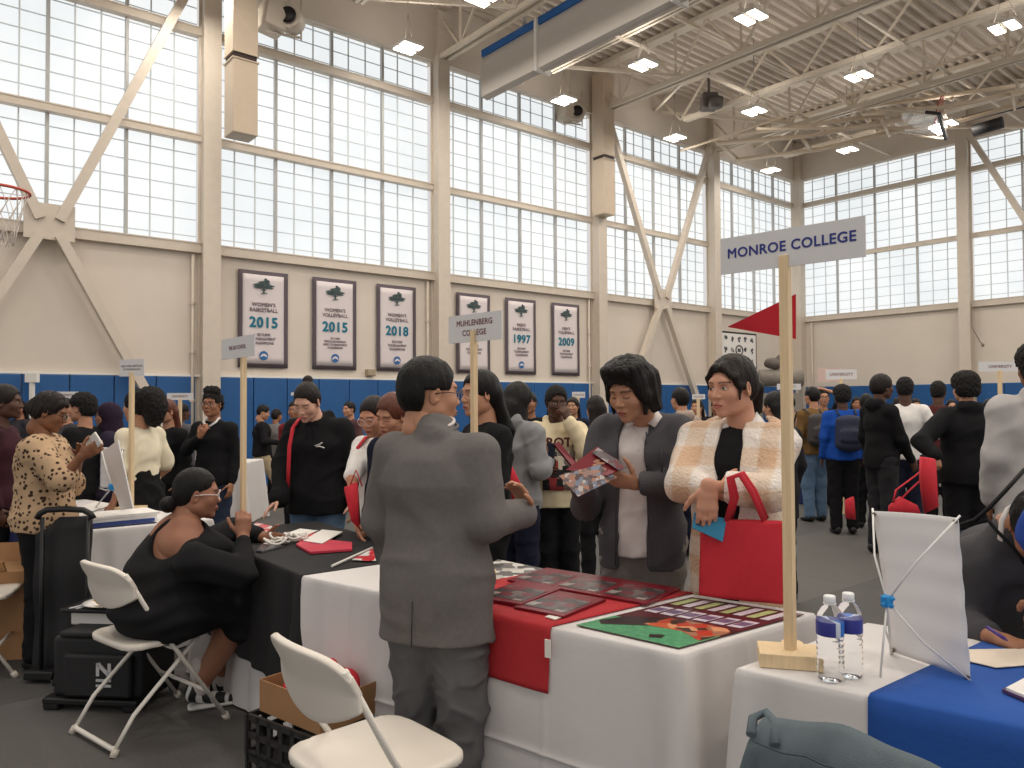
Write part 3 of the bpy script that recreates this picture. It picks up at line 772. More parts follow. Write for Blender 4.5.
        if open_:   # (half width at the hem, half width at the neck, low point of the opening, sideways shift)
            wb, wt, zb, shf = open_; Ri = s.R; C = s.J['chest']; sx, sy = s.side.x, s.side.y; fx, fy = ii.x, ii.y; zt = s.J['neck'].z
            def fn(x, y, z):
                lx = (x-C.x)*sx+(y-C.y)*sy-shf; ly = (x-C.x)*fx+(y-C.y)*fy
                t = np.clip((z-s.o.z-zb*q)/(zt-s.o.z-zb*q), 0, 1); wv = wb+(wt-wb)*t
                return np.minimum(np.minimum(wv-np.abs(lx), ly-.015), z-(s.o.z+zb*q))
            F.cut(fn, .006)
        if neckcut:
            N, H = s.J['neck'], s.J['head']; ax = (H-N).normalized(); a, b_ = np.array(N-ax*.0+s.d((0, .012, 0))), np.array(N+ax*.2)
            F.cone(a, b_, .050*q, .075*q, .006, sub=True)
        return s.fin(F, name, m, vox, fold, fr)
    def trousers(s, m, i=.014, f=.97, fold=.005, flare=.01, name='trousers', vox=None):
        F = Field(); q = s.k; P = s.J['pelvis']; g = s.g
        F.econe(P-Vector((0, 0, .02*q)), P+(s.J['waist']-P)*.7, (.152*g*q+i*.6, .112*g*q+i*.6), (.135*g*q+i*.5, .10*g*q+i*.5), s.hdir, .04)
        F.ell(P+s.d((0, -.045*q, -.05*q)), (.14*g*q, .085*g*q, .10*q), s.R, .04)
        for a in ('L', 'R'): s.leg(F, a, i, f, .035, flare)
        return s.fin(F, name, m, vox, fold, 26)
    def skirt(s, m, z0, i=.02, flare=.05, fold=.008, name='skirt'):
        F = Field(); q = s.k; P = s.J['pelvis']; zb = Vector((P.x, P.y, s.o.z+z0*q))
        F.econe(s.J['waist'], P, (.13*s.g*q+i, .10*s.g*q+i), (.155*s.g*q+i, .12*s.g*q+i), s.hdir, .04)
        F.econe(P, zb, (.16*s.g*q+i, .125*s.g*q+i), ((.16+flare)*s.g*q+i, (.12+flare)*s.g*q+i), s.hdir, .04)
        zz = zb.z; F.cut(lambda x, y, z: zz-z+0*x, .004); return s.fin(F, name, m, None, fold, 30)
    def shoes(s, m=None, L=.25, vox=None, soles=False):
        m = m or M_shoe; q = s.k
        for a in ('L', 'R'):
            A = s.J['an'+a]; K = s.J['kn'+a]; f = s.pose.get('toe'+a); f = s.d(f if f else ((-.12 if a == 'L' else .12), 1, 0)).normalized(); zg = s.o.z+.028*q
            he = Vector((A.x, A.y, max(A.z-.055*q, zg)))-f*.035*q; to = he+f*(L-.075)*q; to.z = zg
            if f.z < 0: to = he+f*(L-.075)*q
            F = Field(); F.econe(he, to, (.034*q, .030*q), (.040*q, .024*q), s.side, .02); F.cone(he+Vector((0, 0, .03*q)), A+Vector((0, 0, .01)), .036*q, .036*q, .03)
            F.econe(he+Vector((0, 0, .02*q)), to+Vector((0, 0, 0))-f*.06*q, (.034*q, .030*q), (.034*q, .028*q), s.side, .02)
            zc = s.o.z+.004 if f.z >= 0 else -9; F.cut(lambda x, y, z: zc-z+0*x, .002)
            sh_ = s.fin(F, 'shoe', m, vox, 0)
            if soles:
                F = Field(); a_, b_ = Vector((he.x, he.y, s.o.z+.016)), Vector((to.x, to.y, s.o.z+.016)); F.econe(a_-f*.008, b_+f*.006, (.038*q, .016), (.044*q, .016), s.side-f*s.side.dot(f), .01); zc2 = s.o.z+.003; F.cut(lambda x, y, z: zc2-z+0*x, .002); F.cut(lambda x, y, z: z-zc2-.024+0*x, .004)
                np_obj('shoe_sole', [F.mesh(.005)], M_wsole, s.root, s.o)
M_red = mat('red_tote_fabric', S(196, 40, 54), 0.8, bump=0.2, bscale=300, var=0.04)
def X(px, Y): return (px-512)/FPX*Y
# ------------------------------------------------------------------ tables and cloths
M_cloth = mat('white_table_linen', S(212, 208, 206), 0.85, bump=0.12, bscale=25, var=0.015, vscale=5)
M_bcloth = mat('black_table_linen', S(30, 29, 31), 0.85, bump=0.12, bscale=25)
M_navyc = mat('navy_table_linen', S(28, 40, 84), 0.8, bump=0.12, bscale=25)
def V2(p): return Vector((p[0], p[1]))
def cloth_over(name, cs, ztop, m, label, cat, zbot=0.012, flare=0.03, amp=0.012, folds=26, crease=True, group=None, seed=0.0, corner=0.05):
    """cs: front right, back right, back left, front left (counter-clockwise)"""
    cs = [V2(c) for c in cs]; org = sum(cs, Vector((0, 0)))/4; pts = []; per = 0
    for i in range(4):
        a, b_, pr_ = cs[i], cs[(i+1) % 4], cs[i-1]; L = (b_-a).length; n = max(int(L/.010), 8); nrm = Vector(((b_-a).y, -(b_-a).x)).normalized()
        for k in range(n):
            t = k/n; dc = min(t, 1-t)*L
            cn = (a-pr_).normalized(); n0 = Vector((cn.y, -cn.x)); nb = (cs[(i+2) % 4]-b_).normalized(); n1 = Vector((nb.y, -nb.x))
            w0 = max(0, 1-t*L/.02)*.5; w1 = max(0, 1-(1-t)*L/.02)*.5
            nn = (nrm*(1-w0-w1)+n0*w0+n1*w1).normalized()
            pts.append((a.lerp(b_, t), nn, per+t*L, dc, t*L))
        per += L
    rows = []; M_ = 30
    lev = [(-.004, 0.0)]+[(.0, .0015), (.004, .006)]+[(None, z) for z in sorted(list(np.linspace(.02, ztop-zbot, M_))+[ztop-.36+e for e in (-.010, -.005, 0, .005, .010)])]
    for off, dz in lev:
        row = []
        t = max(0, dz/(ztop-zbot))
        for p, nn, s_, dc, al in pts:
            if off is None:
                o_ = .006+flare*t+amp*t*(.7*sin(s_*folds+seed+1.5*sin(s_*5.3))+.4*sin(s_*folds*.37+seed*2))
                o_ += corner*t**.8*math.exp(-(dc/.045)**2)-.6*corner*t**.7*math.exp(-((dc-.10)/.04)**2)
                if crease: o_ += .007*math.exp(-(((ztop-dz)-.36)/.006)**2)+.004*math.exp(-(((al+seed) % .46-.23)/.009)**2)
            else: o_ = off
            q = p+nn*o_; row.append((q.x-org.x, q.y-org.y, ztop-dz))
        row.append(row[0]); rows.append(row)
    mb = MB(); mb.grid(rows[1:]); mb.grid(rows[:2], smooth=False)
    top = [mb.bm.verts.new(v) for v in rows[0][:-1]]; f = mb.bm.faces.new(top); f.smooth = False
    bmesh.ops.remove_doubles(mb.bm, verts=mb.bm.verts, dist=.0005); bmesh.ops.recalc_face_normals(mb.bm, faces=mb.bm.faces)
    o = mb.build(name, m, None, (org.x, org.y, 0)); return tag(o, label, cat, group)
DU = Vector((-.795, .607)); DV = Vector((.53, .409))
T1R = Vector((.466, 2.166)); T1L = T1R+DU*1.665; DU0 = Vector((-.63, .78)); T0L = T1L+DU0*1.36
ZT_ = .75
cloth_over('tablecloth', [T1R, T1R+DV, T1L+DV, T1L], ZT_, M_cloth, 'white tablecloth to the floor on the main table with the red runner and the poster', 'tablecloth', seed=.4, amp=.009, folds=15)
cloth_over('tablecloth', [T1L+DU*.012, T1L+DV+DU*.012, T0L+DV, T0L], ZT_+.002, M_bcloth, 'black tablecloth on the table in front of the seated woman', 'tablecloth', zbot=.27, seed=1.4, crease=False)
cloth_over('tablecloth', [T1L+DU0*.03+DV*.03, T1L+DV*.97+DU0*.03, T0L+DV*.97-DU0*.02, T0L+DV*.03-DU0*.02], ZT_-.006, M_cloth, 'white tablecloth showing below the short black cloth beside the seated woman', 'tablecloth', seed=2.2, amp=.014)
T2L = Vector((.591, 2.054)); T2R = T2L-DU*1.65
cloth_over('tablecloth', [T2R, T2R+DV, T2L+DV, T2L], ZT_, M_cloth, 'white tablecloth under the water bottles at the bottom right', 'tablecloth', seed=.9, folds=14, crease=False)
TLR = Vector((-2.40, 4.33)); TLL = TLR+DU*1.9
cloth_over('tablecloth', [TLR, TLR+DV*1.05, TLL+DV*1.05, TLL], ZT_, M_cloth, 'pleated white tablecloth on the table behind the seated woman at left', 'tablecloth', seed=2.9, folds=60, amp=.012, crease=False)
def runner(cs_top, drop, m, name, label, cat, dv=DV, lift=.005, dropb=0.0, side=None, out=.03):
    """a cloth lying across a table from back to front and hanging down the front; cs_top: front right, back right, back left, front left"""
    fr, br_, bl, fl_ = [V2(c) for c in cs_top]; org = (fr+bl)/2; n = -V2(dv).normalized(); rows = []
    N_ = 26
    for k in range(N_+1):
        s_ = k/N_; a = fr.lerp(fl_, s_); b_ = br_.lerp(bl, s_); row = []
        if dropb: row.append(Vector((*(b_-n*.012), ZT_-dropb)))
        row += [Vector((*b_.lerp(a, t), ZT_+lift)) for t in np.linspace(0, 1, 8)]
        for z in np.linspace(.008, drop, 14):
            o_ = lift+.006+out*z/.75+.011*(z/drop)*sin(s_*9+1)*min(1, drop*2); q = a+n*o_; row.append(Vector((q.x, q.y, ZT_+lift-z)))
        rows.append([v-Vector((*org, 0)) for v in row])
    mb = MB(); mb.grid(rows); o = mb.build(name, m, None, (*org, 0), thick=.003); return tag(o, label, cat)
M_redc = mat('red_runner_linen', S(176, 40, 46), 0.8, bump=0.12, bscale=60, var=.03)
M_bluec = mat('blue_runner_linen', S(26, 78, 158), 0.8, bump=0.12, bscale=60, var=.03)
u = lambda a, v=0.0, base=T1R: base+DU*a+DV*v
runner([u(.43), u(.43, 1), u(1.07, 1), u(1.07)], .205, M_redc, 'table_runner', 'red cloth runner across the white main table with brochures on it', 'table runner', dropb=.1)
bl = T2L-DU*.325
runner([T2R-DU*.02, T2R+DV-DU*.02, bl+DV, bl], .62, M_bluec, 'table_runner', 'royal blue cloth over the right part of the bottom right table', 'table runner', dropb=.2)
runner([TLR+DU*.03, TLR+DU*.03+DV*.6, TLL+DV*.6, TLL], .7, M_navyc, 'table_runner', 'navy cloth hanging down the front of the far left table behind the black cart', 'table runner')
# tag on the runner
c = u(.425, -.02); mb = MB(); mb.box((0, 0, 0), (.020, .004, .055), Matrix.Rotation(-.65, 3, 'Z')); o = mb.build('cloth_tag', M_white, None, (c.x-.012, c.y-.022, ZT_-.055)); tag(o, 'small white tag sewn to the edge of the red runner', 'tag')

def slab(name, pts, th, m, label=None, cat=None, group=None, parent=None, off=None):
    """a sheet or board with the given four corners and its own thickness"""
    pts = [Vector(p) for p in pts]; c = sum(pts, Vector())/len(pts) if off is None else off
    n = (pts[1]-pts[0]).cross(pts[2]-pts[0]).normalized()
    if n.z < 0: n = -n
    mb = MB(); a = [mb.bm.verts.new(p-c) for p in pts]; b_ = [mb.bm.verts.new(p-c+n*th) for p in pts]; k = len(pts)
    mb.bm.faces.new(a[::-1]); mb.bm.faces.new(b_)
    for i in range(k): mb.bm.faces.new((a[i], a[(i+1) % k], b_[(i+1) % k], b_[i]))
    bmesh.ops.recalc_face_normals(mb.bm, faces=mb.bm.faces)
    o = mb.build(name, m, parent, c if parent is None else None); return tag(o, label, cat, group)
def flat(name, pxs, m, label=None, cat=None, z=ZT_+.003, th=.003, group=None): return slab(name, [G(x, y, z) for x, y in pxs], th, m, label, cat, group)
M_paper = mat('white_paper', S(232, 228, 222), .7, bump=.02)
M_bro = glossy_print('burgundy_brochure_cover', [S(120, 44, 52), S(92, 78, 78), S(70, 62, 62), S(122, 50, 56), S(110, 98, 96), S(84, 72, 72), S(76, 66, 66), S(160, 148, 142)], (24, 24, 24), .25)
M_burg = mat('burgundy_cover', S(120, 26, 38), .3, var=.05)
# brochures on the runner
def brochure(a, v0, L=.20, H_=.27, n=1, rot=0.0, where='', lvl=0):
    c = u(a, 0)+DV.normalized()*v0; R_ = Matrix.Rotation(math.atan2(DU.y, DU.x)+rot, 4, 'Z'); th = .004*n
    r = empty('brochure', (c.x, c.y, ZT_+.0085+lvl), math.atan2(DU.y, DU.x)+rot+pi/2, where, 'brochure')
    mb = MB(); mb.box((0, 0, th/2), (H_, L, th), bevel=.001); mb.build('cover', M_burg, r)
    mb = MB(); mb.box((.02, 0, th+.0006), (H_*.62, L*.86, .0012)); mb.build('cover_photo', M_bro, r)
for k, wh in enumerate(('rightmost burgundy brochure of the back row on the red runner', 'second burgundy brochure from the right in the back row on the runner', 'leftmost burgundy brochure of the back row on the red runner')):
    brochure(.54+.20*k, .53, where=wh, n=2)
brochure(.60, .22, where='burgundy brochure at the right of the front row on the red runner', n=2)
brochure(.80, .24, where='burgundy brochure at the left of the front row on the red runner', n=3, rot=.05)
flat('sticker_card', [(545, 617), (556, 613), (566, 616), (555, 620)], M_paper, 'small white card on the red runner in front of the brochures', 'card', z=ZT_+.009, th=.002)
flat('brochure_sheet', [(488, 566), (498, 560), (548, 570), (500, 582), (488, 578)], glossy_print('grey_white_print', [S(220, 216, 210), S(120, 116, 114), S(200, 196, 190), S(90, 88, 88)], (20, 20, 20)), 'black and white printed sheet on the back of the main table beside the suited man', 'sheet')

# the poster lying on the right end
cps = [G(576.5, 625.5, ZT_+.004), G(679, 648.5, ZT_+.004), G(804, 614.6, ZT_+.004), G(692, 597.5, ZT_+.004)]
pc = sum(cps, Vector())/4
def pq(s_, t): return cps[0].lerp(cps[1], s_).lerp(cps[3].lerp(cps[2], s_), t)
po = empty('poster', pc, 0, 'large colourful poster lying on the right end of the white main table', 'poster')
def pquad(name, s0, s1, t0, t1, m, lvl, shape=None):
    q = [pq(*v) for v in (shape or ((s0, t0), (s1, t0), (s1, t1), (s0, t1)))]
    slab(name, [v+Vector((0, 0, lvl)) for v in q], .0008, m, parent=po, off=pc)
slab('poster_sheet', cps, .002, mat('maroon_print', S(84, 34, 40), .35), parent=po, off=pc)
M_green = mat('green_print', S(84, 150, 108), .35, var=.3, vscale=60); M_skinp = glossy_print('portrait_print', [S(70, 48, 40), S(160, 110, 84), S(180, 60, 40), S(214, 150, 110), S(60, 40, 36), S(190, 90, 60)], (22, 22, 22), .35)
M_purp = mat('purple_white_print', S(206, 196, 206), .35, var=.15, vscale=90); M_lime = mat('lime_print', S(176, 186, 126), .35, var=.15, vscale=60); M_dkp = mat('dark_print', S(52, 40, 40), .35)
pquad('green_panel', 0, 1, 0, .30, M_green, .002); pquad('portrait', 0, 0, 0, 0, M_dkp, .0028, ((.02, .16), (.12, .10), (.42, .24), (.40, .44), (.10, .34)))
pquad('portrait', 0, 0, 0, 0, M_skinp, .003, ((.36, .24), (.70, .26), (.98, .16), (.99, .44), (.62, .46), (.38, .44)))
pquad('portrait', 0, 0, 0, 0, M_dkp, .0032, ((.60, .10), (.66, .05), (.74, .08), (.70, .14)))
for k in range(6): pquad('photo_tile', .06+k*.155, .06+k*.155+.12, .50, .66, M_purp, .003); pquad('name_strip', .07+k*.155, .07+k*.155+.10, .54, .62, mat('violet_print', S(110, 90, 120), .35), .0038)
for k in range(8): pquad('stripe', .05+k*.117, .05+k*.117+.075, .74, .95, M_lime if k % 2 == 0 else M_purp, .003)

# ------------------------------------------------------------------ things on the black table
F = Field(); c = G(303, 556, ZT_+.02); F.econe(c-Vector((.13, .02, 0)), c+Vector((.12, -.02, 0)), (.085, .020), (.075, .022), (0, 1, 0), .02); F.econe(c-Vector((.04, .06, -.008)), c+Vector((.08, -.02, -.012)), (.05, .018), (.05, .02), (0, 1, 0), .01)
F.noise(lambda x, y, z: .006*wob(x, y, z, 50, 2.)); tag(np_obj('folded_shirt', [F.mesh(.006)], M_black, None, c), 'folded black shirt on the black table left of the suited man', 'shirt')
M_pinkr = mat('pink_red_plastic', S(206, 64, 84), .4, bump=.4, bscale=20, var=.1)
M_reds = glossy_print('red_white_leaflet', [S(196, 38, 50), S(226, 220, 214), S(190, 40, 54), S(210, 90, 96)], (18, 18, 18))
flat('plastic_folder', [(296, 546), (306, 539), (352, 544), (352, 551), (310, 554)], M_pinkr, 'glossy pink and red plastic folder on the black table beside the folded shirt', 'folder', z=ZT_+.006, th=.010)
flat('paper_sheet', [(303, 541), (322, 530), (343, 532), (322, 544)], M_paper, 'white sheet lying on the red papers on the black table', 'sheet', z=ZT_+.018, th=.003)
flat('paper_sheet', [(286, 534), (300, 529), (318, 531), (300, 538)], M_paper, 'white sheet behind the tangle of lanyards on the black table', 'sheet', z=ZT_+.012, th=.003)
flat('leaflet_pile', [(250, 534), (256, 526), (272, 530), (276, 540), (262, 541)], M_reds, 'pile of red and white leaflets by the seated woman\'s hand on the black table', 'leaflets', z=ZT_+.004, th=.022)
flat('leaflet', [(296, 540), (312, 533), (330, 541), (306, 547)], M_reds, 'red and white leaflet under the white sheet on the black table', 'leaflet', z=ZT_+.004, th=.008)
flat('leaflet', [(262, 545), (268, 540), (282, 540), (280, 545)], M_paper, 'small white leaflet lying in front of the leaflet pile', 'leaflet', z=ZT_+.004, th=.003)
flat('dark_tablet', [(256, 552), (262, 545), (284, 547), (262, 553)], mat('grey_tablet_glass', S(92, 92, 98), .15), 'grey tablet beside the seated woman\'s elbow on the black table', 'tablet', z=ZT_+.004, th=.008)
mb = MB(); c = G(288, 541, ZT_+.02); rr = random.Random(4)
for k in range(7):
    a0 = rr.random()*6; cx_, cy_ = rr.uniform(-.06, .07), rr.uniform(-.10, .10); r_ = rr.uniform(.03, .055)
    mb.tube([(cx_+r_*cos(t+a0), cy_+r_*.8*sin(t+a0), .012*sin(2*t+k)+.004*k) for t in [2*pi*j/16 for j in range(16)]], .006, 6, closed=True)
tag(mb.build('lanyard_tangle', M_white, None, c), 'tangle of white lanyards on the black table', 'lanyards')
pst = empty('paper_pennant', G(356, 558, ZT_+.01), 0, 'red paper pennant on a thin white stick at the right end of the black table', 'pennant')
c = pst.location; mb = MB(); mb.tube([G(332, 566, ZT_+.012)-c, G(372, 548, ZT_+.014)-c], .006, 6); mb.build('stick', M_white, pst)
slab('pennant_cloth', [G(352, 560, ZT_+.009), G(373, 549, ZT_+.009), G(376, 561, ZT_+.009), G(365, 561, ZT_+.009)], .003, M_reds, parent=pst, off=c)

# ------------------------------------------------------------------ sign posts
M_pine = mat('raw_pine', S(224, 198, 158), .6, bump=.1, bscale=40, stretch=(8, 8, .6), var=.08, vscale=14); M_sign = mat('white_foam_board', S(216, 214, 214), .7)
M_ink = mat('blue_ink', S(44, 52, 132), .6); M_inkg = mat('grey_ink', S(120, 104, 104), .7); M_inkr = mat('brown_ink', S(128, 92, 90), .7)
def sign(label, foot, top_z, board, text, m_ink, size, pole=.026, base=True, boardh=None, name='sign_post', spacing=1.05, lines=None, off=.0008, bz=0):
    """foot: point under the pole; board: (left xy, right xy, z low, z high)"""
    foot = Vector(foot); r = empty(name, foot, 0, label, 'sign')
    (lx, ly), (rx, ry), z0, z1 = board; L = Vector((lx, ly, 0)); R_ = Vector((rx, ry, 0)); d = (R_-L).normalized(); n = d.cross(Vector((0, 0, 1)))   # n points to the viewer's side
    ang = math.atan2(d.y, d.x); cm = (L+R_)/2
    mb = MB(); mb.box((cm.x-foot.x, cm.y-foot.y, (z0+z1)/2-foot.z), ((R_-L).length, .005, z1-z0), Matrix.Rotation(ang, 3, 'Z')); mb.build('sign_board', M_sign, r)
    if base:
        mb = MB(); mb.box((0, 0, .0185), (.165, .115, .037), Matrix.Rotation(bz, 3, 'Z'), bevel=.002); mb.build('base_block', M_pine, r)
    # the pole stands just in front of the board
    off_ = n*(.004+pole/2)
    mb = MB(); mb.box((0, 0, (top_z-foot.z)/2), (pole, pole, top_z-foot.z), Matrix.Rotation(ang, 3, 'Z'), bevel=.0015); mb.build('pole', M_pine, r)
    ls = lines or [text]
    for k, t in enumerate(ls):
        zc = (z0+z1)/2+(len(ls)-1)*size*.62-k*size*1.24
        P_ = Vector((cm.x, cm.y, zc))+n*.0032-foot
        text_mesh(t, size, m_ink, 'lettering', r, frame(P_, d, (0, 0, 1)), .0004, 0, spacing, heavy=size*.022)
    return r
# the nearest one
sg = sign('MONROE COLLEGE sign on a tall pine pole beside the water bottles', (.742, 2.085, ZT_+.001), 1.846, ((.590, 2.212), (.882, 1.942), 1.815, 1.918), 'MONROE COLLEGE', M_ink, .0385, lines=['MONROE COLLEGE'], spacing=1.06, off=.0, bz=-.25)
for o in kids(sg):
    if o.name.startswith('lettering'): o.location = Vector((0, 0, .004))
    if o.name.startswith('sign_board') or o.name.startswith('lettering'): o.location += Vector((.012, -.004, 0))
M_flag = mat('red_flag_cloth', S(186, 30, 44), .8, bump=.1, bscale=60)
pf = Vector((.80, 2.235, ZT_)); r = empty('pennant_flag', pf, 0, 'red triangular pennant on a thin stick standing behind the tall sign pole', 'pennant')
mb = MB(); mb.tube([(0, 0, 0.002), (0, 0, 1.03)], .0045, 8); mb.tube([(0, 0, 0), (0, 0, .01)], .03, 12); mb.build('stick', M_pine, r)
t0 = [W(793, 296, 2.235), W(796, 339, 2.235), W(727, 327, 2.30)]; t0 = [W(796, 294, 2.235), W(727, 327, 2.30), W(796, 339, 2.235)]
slab('pennant_cloth', t0, .002, M_flag, parent=r, off=pf)
sign('small white school sign on a pine stick held by the seated woman', W(243, 535, 3.68)-Vector((0, 0, .0)), CAMH+(403-353)*3.68/FPX, (tuple(W(222, 340, 3.86).xy), tuple(W(255, 340, 3.52).xy), CAMH+(403-356)*3.68/FPX, CAMH+(403-335)*3.68/FPX), '', M_inkr, .026, base=False, pole=.024, lines=['THE DAY SCHOOL'], off=.0)
q = G(131, 512, ZT_); s3 = sign('NEW YORK INSTITUTE OF TECHNOLOGY sign on a pine pole at left', (q.x, q.y, ZT_), CAMH+(403-370)*q.y/FPX, ((q.x-.10, q.y+.04), (q.x+.10, q.y-.04), CAMH+(403-374)*q.y/FPX, CAMH+(403-357)*q.y/FPX), '', M_inkg, .0175, lines=['NEW YORK INSTITUTE', 'OF TECHNOLOGY'], off=.0002)
q = Vector((X(474, 3.05), 3.05, ZT_)); sign('cream MUHLENBERG COLLEGE sign on a pine pole behind the suited man', q, CAMH+(403-330)*3.05/FPX, (tuple(W(449, 330, 3.16).xy), tuple(W(502, 330, 2.94).xy), CAMH+(403-341)*3.05/FPX, CAMH+(403-313)*3.05/FPX), '', M_inkr, .032, lines=['MUHLENBERG', 'COLLEGE'], pole=.022, off=.0003)
far_signs = [(65, 7.6, 50, 80, 389, 396, 'small white sign above the braids of the spotted blouse woman'), (180, 7.8, 167, 193, 391, 398, 'white sign with faint red lettering left of the young man in the black sweater'),
    (578, 9.5, 572, 585, 392, 398, 'tiny white sign on a post left of the young man with the brochure'), (525, 9.8, 519, 531, 391, 395, 'tiny white sign behind the grey hoodie'), (698, 8.8, 692, 705, 395, 400, 'tiny white sign left of the plaid coat woman'),
    (789, 8.6, 777, 801, 385, 391, 'white sign half hidden by the tall sign pole'), (841, 10.0, 826, 857, 371, 381, 'white sign above the heads before the right wall'), (1000, 7.6, 979, 1022, 364, 374, 'wide white sign near the right edge before the right wall'), (311, 9.6, 291, 303, 391, 394, 'tiny white sign left of the bowed hoodie woman')]
for (px, Y, x0, x1, y0, y1, lb) in far_signs:
    hh = (y1-y0)*Y/FPX; sign(lb, (X(px, Y), Y, 0.0), CAMH+(403-y1+1)*Y/FPX, ((X(x0, Y), Y), (X(x1, Y), Y), CAMH+(403-y1)*Y/FPX, CAMH+(403-y0)*Y/FPX), '', M_inkr, hh*.42, lines=['COLLEGE' if x1-x0 < 20 else 'UNIVERSITY'] if x1-x0 > 12 else [], base=False, pole=.03)

# ------------------------------------------------------------------ water bottles
M_pet = mat('clear_plastic_water', (0.96, 0.98, 1, 1), .03, trans=1.0, ior=1.12); M_cap = mat('white_cap', S(232, 232, 232), .4)
M_lab = mat('blue_bottle_label', S(52, 66, 150), .35)
nt, b = nodes_of(M_lab); tc = nt.nodes.new('ShaderNodeTexCoord'); sp = nt.nodes.new('ShaderNodeSeparateXYZ'); gr = nt.nodes.new('ShaderNodeTexGradient'); gr.gradient_type = 'RADIAL'; cr = nt.nodes.new('ShaderNodeValToRGB'); cr.color_ramp.interpolation = 'CONSTANT'
for i_, (ps, cc) in enumerate(((0, S(58, 62, 140)), (.16, S(206, 214, 228)), (.22, S(40, 110, 196)), (.36, S(52, 60, 140)), (.62, S(196, 208, 230)), (.68, S(56, 62, 144)))):
    e = cr.color_ramp.elements[i_] if i_ < 2 else cr.color_ramp.elements.new(ps); e.position = ps; e.color = cc
nt.links.new(tc.outputs['Object'], gr.inputs[0]); nt.links.new(gr.outputs[0], cr.inputs[0]); nt.links.new(cr.outputs[0], b.inputs['Base Color'])
def bottle(x, y, rz, label):
    r = empty('water_bottle', (x, y, ZT_+.001), rz, label, 'water bottle')
    prof = [(.001, .004), (.020, .0), (.029, .003), (.0325, .012)]
    for k in range(6): z = .018+k*.014; prof += [(.0325, z), (.0325, z+.006), (.0305, z+.010)]
    prof += [(.0325, .108), (.0328, .112), (.0328, .150), (.0315, .158), (.027, .172), (.018, .184), (.0125, .190), (.0125, .198), (.001, .198)]
    mb = MB(); mb.lathe(prof, n=32); mb.build('bottle_body', M_pet, r)
    mb = MB(); mb.lathe([(.0334, .114), (.0336, .115), (.0336, .148), (.0334, .149)], n=32); o = mb.build('label_band', M_lab, r)
    mb = MB(); mb.lathe([(.0142, .193), (.0145, .195), (.0145, .208), (.013, .2105), (.001, .2105)], n=28); mb.lathe([(.0155, .1895), (.0155, .192)], n=20); mb.build('cap', M_cap, r)
bottle(.797, 1.958, .6, 'water bottle with white cap and blue label, the left one by the sign base'); bottle(.856, 1.985, 2.6, 'water bottle with white cap and round blue emblem, the right one nearer the paper banner')

# ------------------------------------------------------------------ table banners on cross poles
M_sheet = mat('white_banner_vinyl', S(226, 224, 224), .55, bump=.04, bscale=8); M_rod = mat('white_fibre_rod', S(218, 216, 212), .4); M_hub = mat('sky_blue_plastic', S(34, 140, 206), .35)
def xbanner(TL, TR, BR, BL, hub, legs, label, rod=.0028, hubs=.026):
    c = (BL+BR)/2; r = empty('table_banner', c, 0, label, 'table banner'); mb = MB(); rows = []
    n = (TR-TL).cross(BL-TL).normalized()
    for i in range(15):
        s_ = i/14; row = []
        for j in range(25):
            t = j/24; p_ = TL.lerp(TR, s_).lerp(BL.lerp(BR, s_), t)+n*(.012*sin(pi*s_)*(1-.5*t)+.0016*sin(t*31)*(.4+s_)); row.append(p_-c)
        rows.append(row)
    mb.grid(rows); mb.build('banner_sheet', M_sheet, r, thick=.0015)
    mb = MB()
    for P_ in (TL, TR, BR, BL):
        m_ = hub.lerp(P_, .5)+(hub-(TL+TR+BL+BR)/4)*.15; mb.tube([hub-c, m_-c, P_+(P_-hub)*.03-c], rod, 8)
    for P_ in legs: mb.tube([hub-c, P_-c], rod, 8)
    mb.build('cross_rod', M_rod, r)
    mb = MB(); mb.box(hub-c, (hubs, hubs*.8, hubs*1.1), Matrix.Rotation(.5, 3, 'Z'), bevel=.003)
    for k in range(4): mb.tube([hub-c, hub-c+Vector((hubs*.7*cos(k*pi/2+.6), -hubs*.3, hubs*.7*sin(k*pi/2+.6)))], rod*2.2, 8)
    mb.build('hub', M_hub, r); mb = MB()
    for P_ in (TL, TR, BR, BL): mb.tube([P_.lerp(hub, .04)-c-Vector((0, .003, 0)), P_.lerp(hub, .04)-c+Vector((0, .003, 0))], rod*2, 10)
    mb.build('eyelet', mat('brass_eyelet', S(120, 110, 96), .3, metal=.6), r)
zb = ZT_+.012
xbanner(W(873, 511, 2.16), W(958, 518, 1.95), W(971, 681, 1.935), W(893, 652, 2.16), W(887, 601, 1.99), [Vector((.92, 1.955, ZT_+.007)), W(891, 655, 2.15)], 'white table banner seen from behind on crossed rods with a sky blue hub')
xbanner(W(101, 447, 4.9), W(123, 449, 4.8), W(124, 488, 4.8), W(100, 488, 4.9), W(112, 487, 4.72), [G(96, 507, ZT_+.008), G(124, 508, ZT_+.008)], 'small white table banner on crossed rods on the far left table', rod=.005, hubs=.03)
slab('display_panel', [W(104, 452, 4.72), W(119, 440, 4.62), W(134, 508, 4.52), W(122, 510, 4.62)], .008, M_sheet, 'white display panel leaning beside the pole of the far left sign', 'panel')

# papers on the right table
flat('form_sheet', [(966, 650), (1040, 649), (1046, 664), (996, 668), (962, 660)], mat('cream_paper', S(228, 214, 196), .7), 'cream form under the writing hand on the blue cloth', 'form', z=ZT_+.010, th=.002)
flat('leaflet_stack', [(1006, 690), (1040, 672), (1060, 690), (1030, 700)], M_paper, 'stack of white leaflets with a dark edge at the right end of the blue cloth', 'leaflets', z=ZT_+.016, th=.006)
flat('dark_folder', [(1002, 692), (1040, 674), (1060, 695), (1030, 704)], mat('purple_folder', S(84, 56, 96), .5), 'purple folder under the white leaflets at the right end of the blue cloth', 'folder', z=ZT_+.009, th=.007)

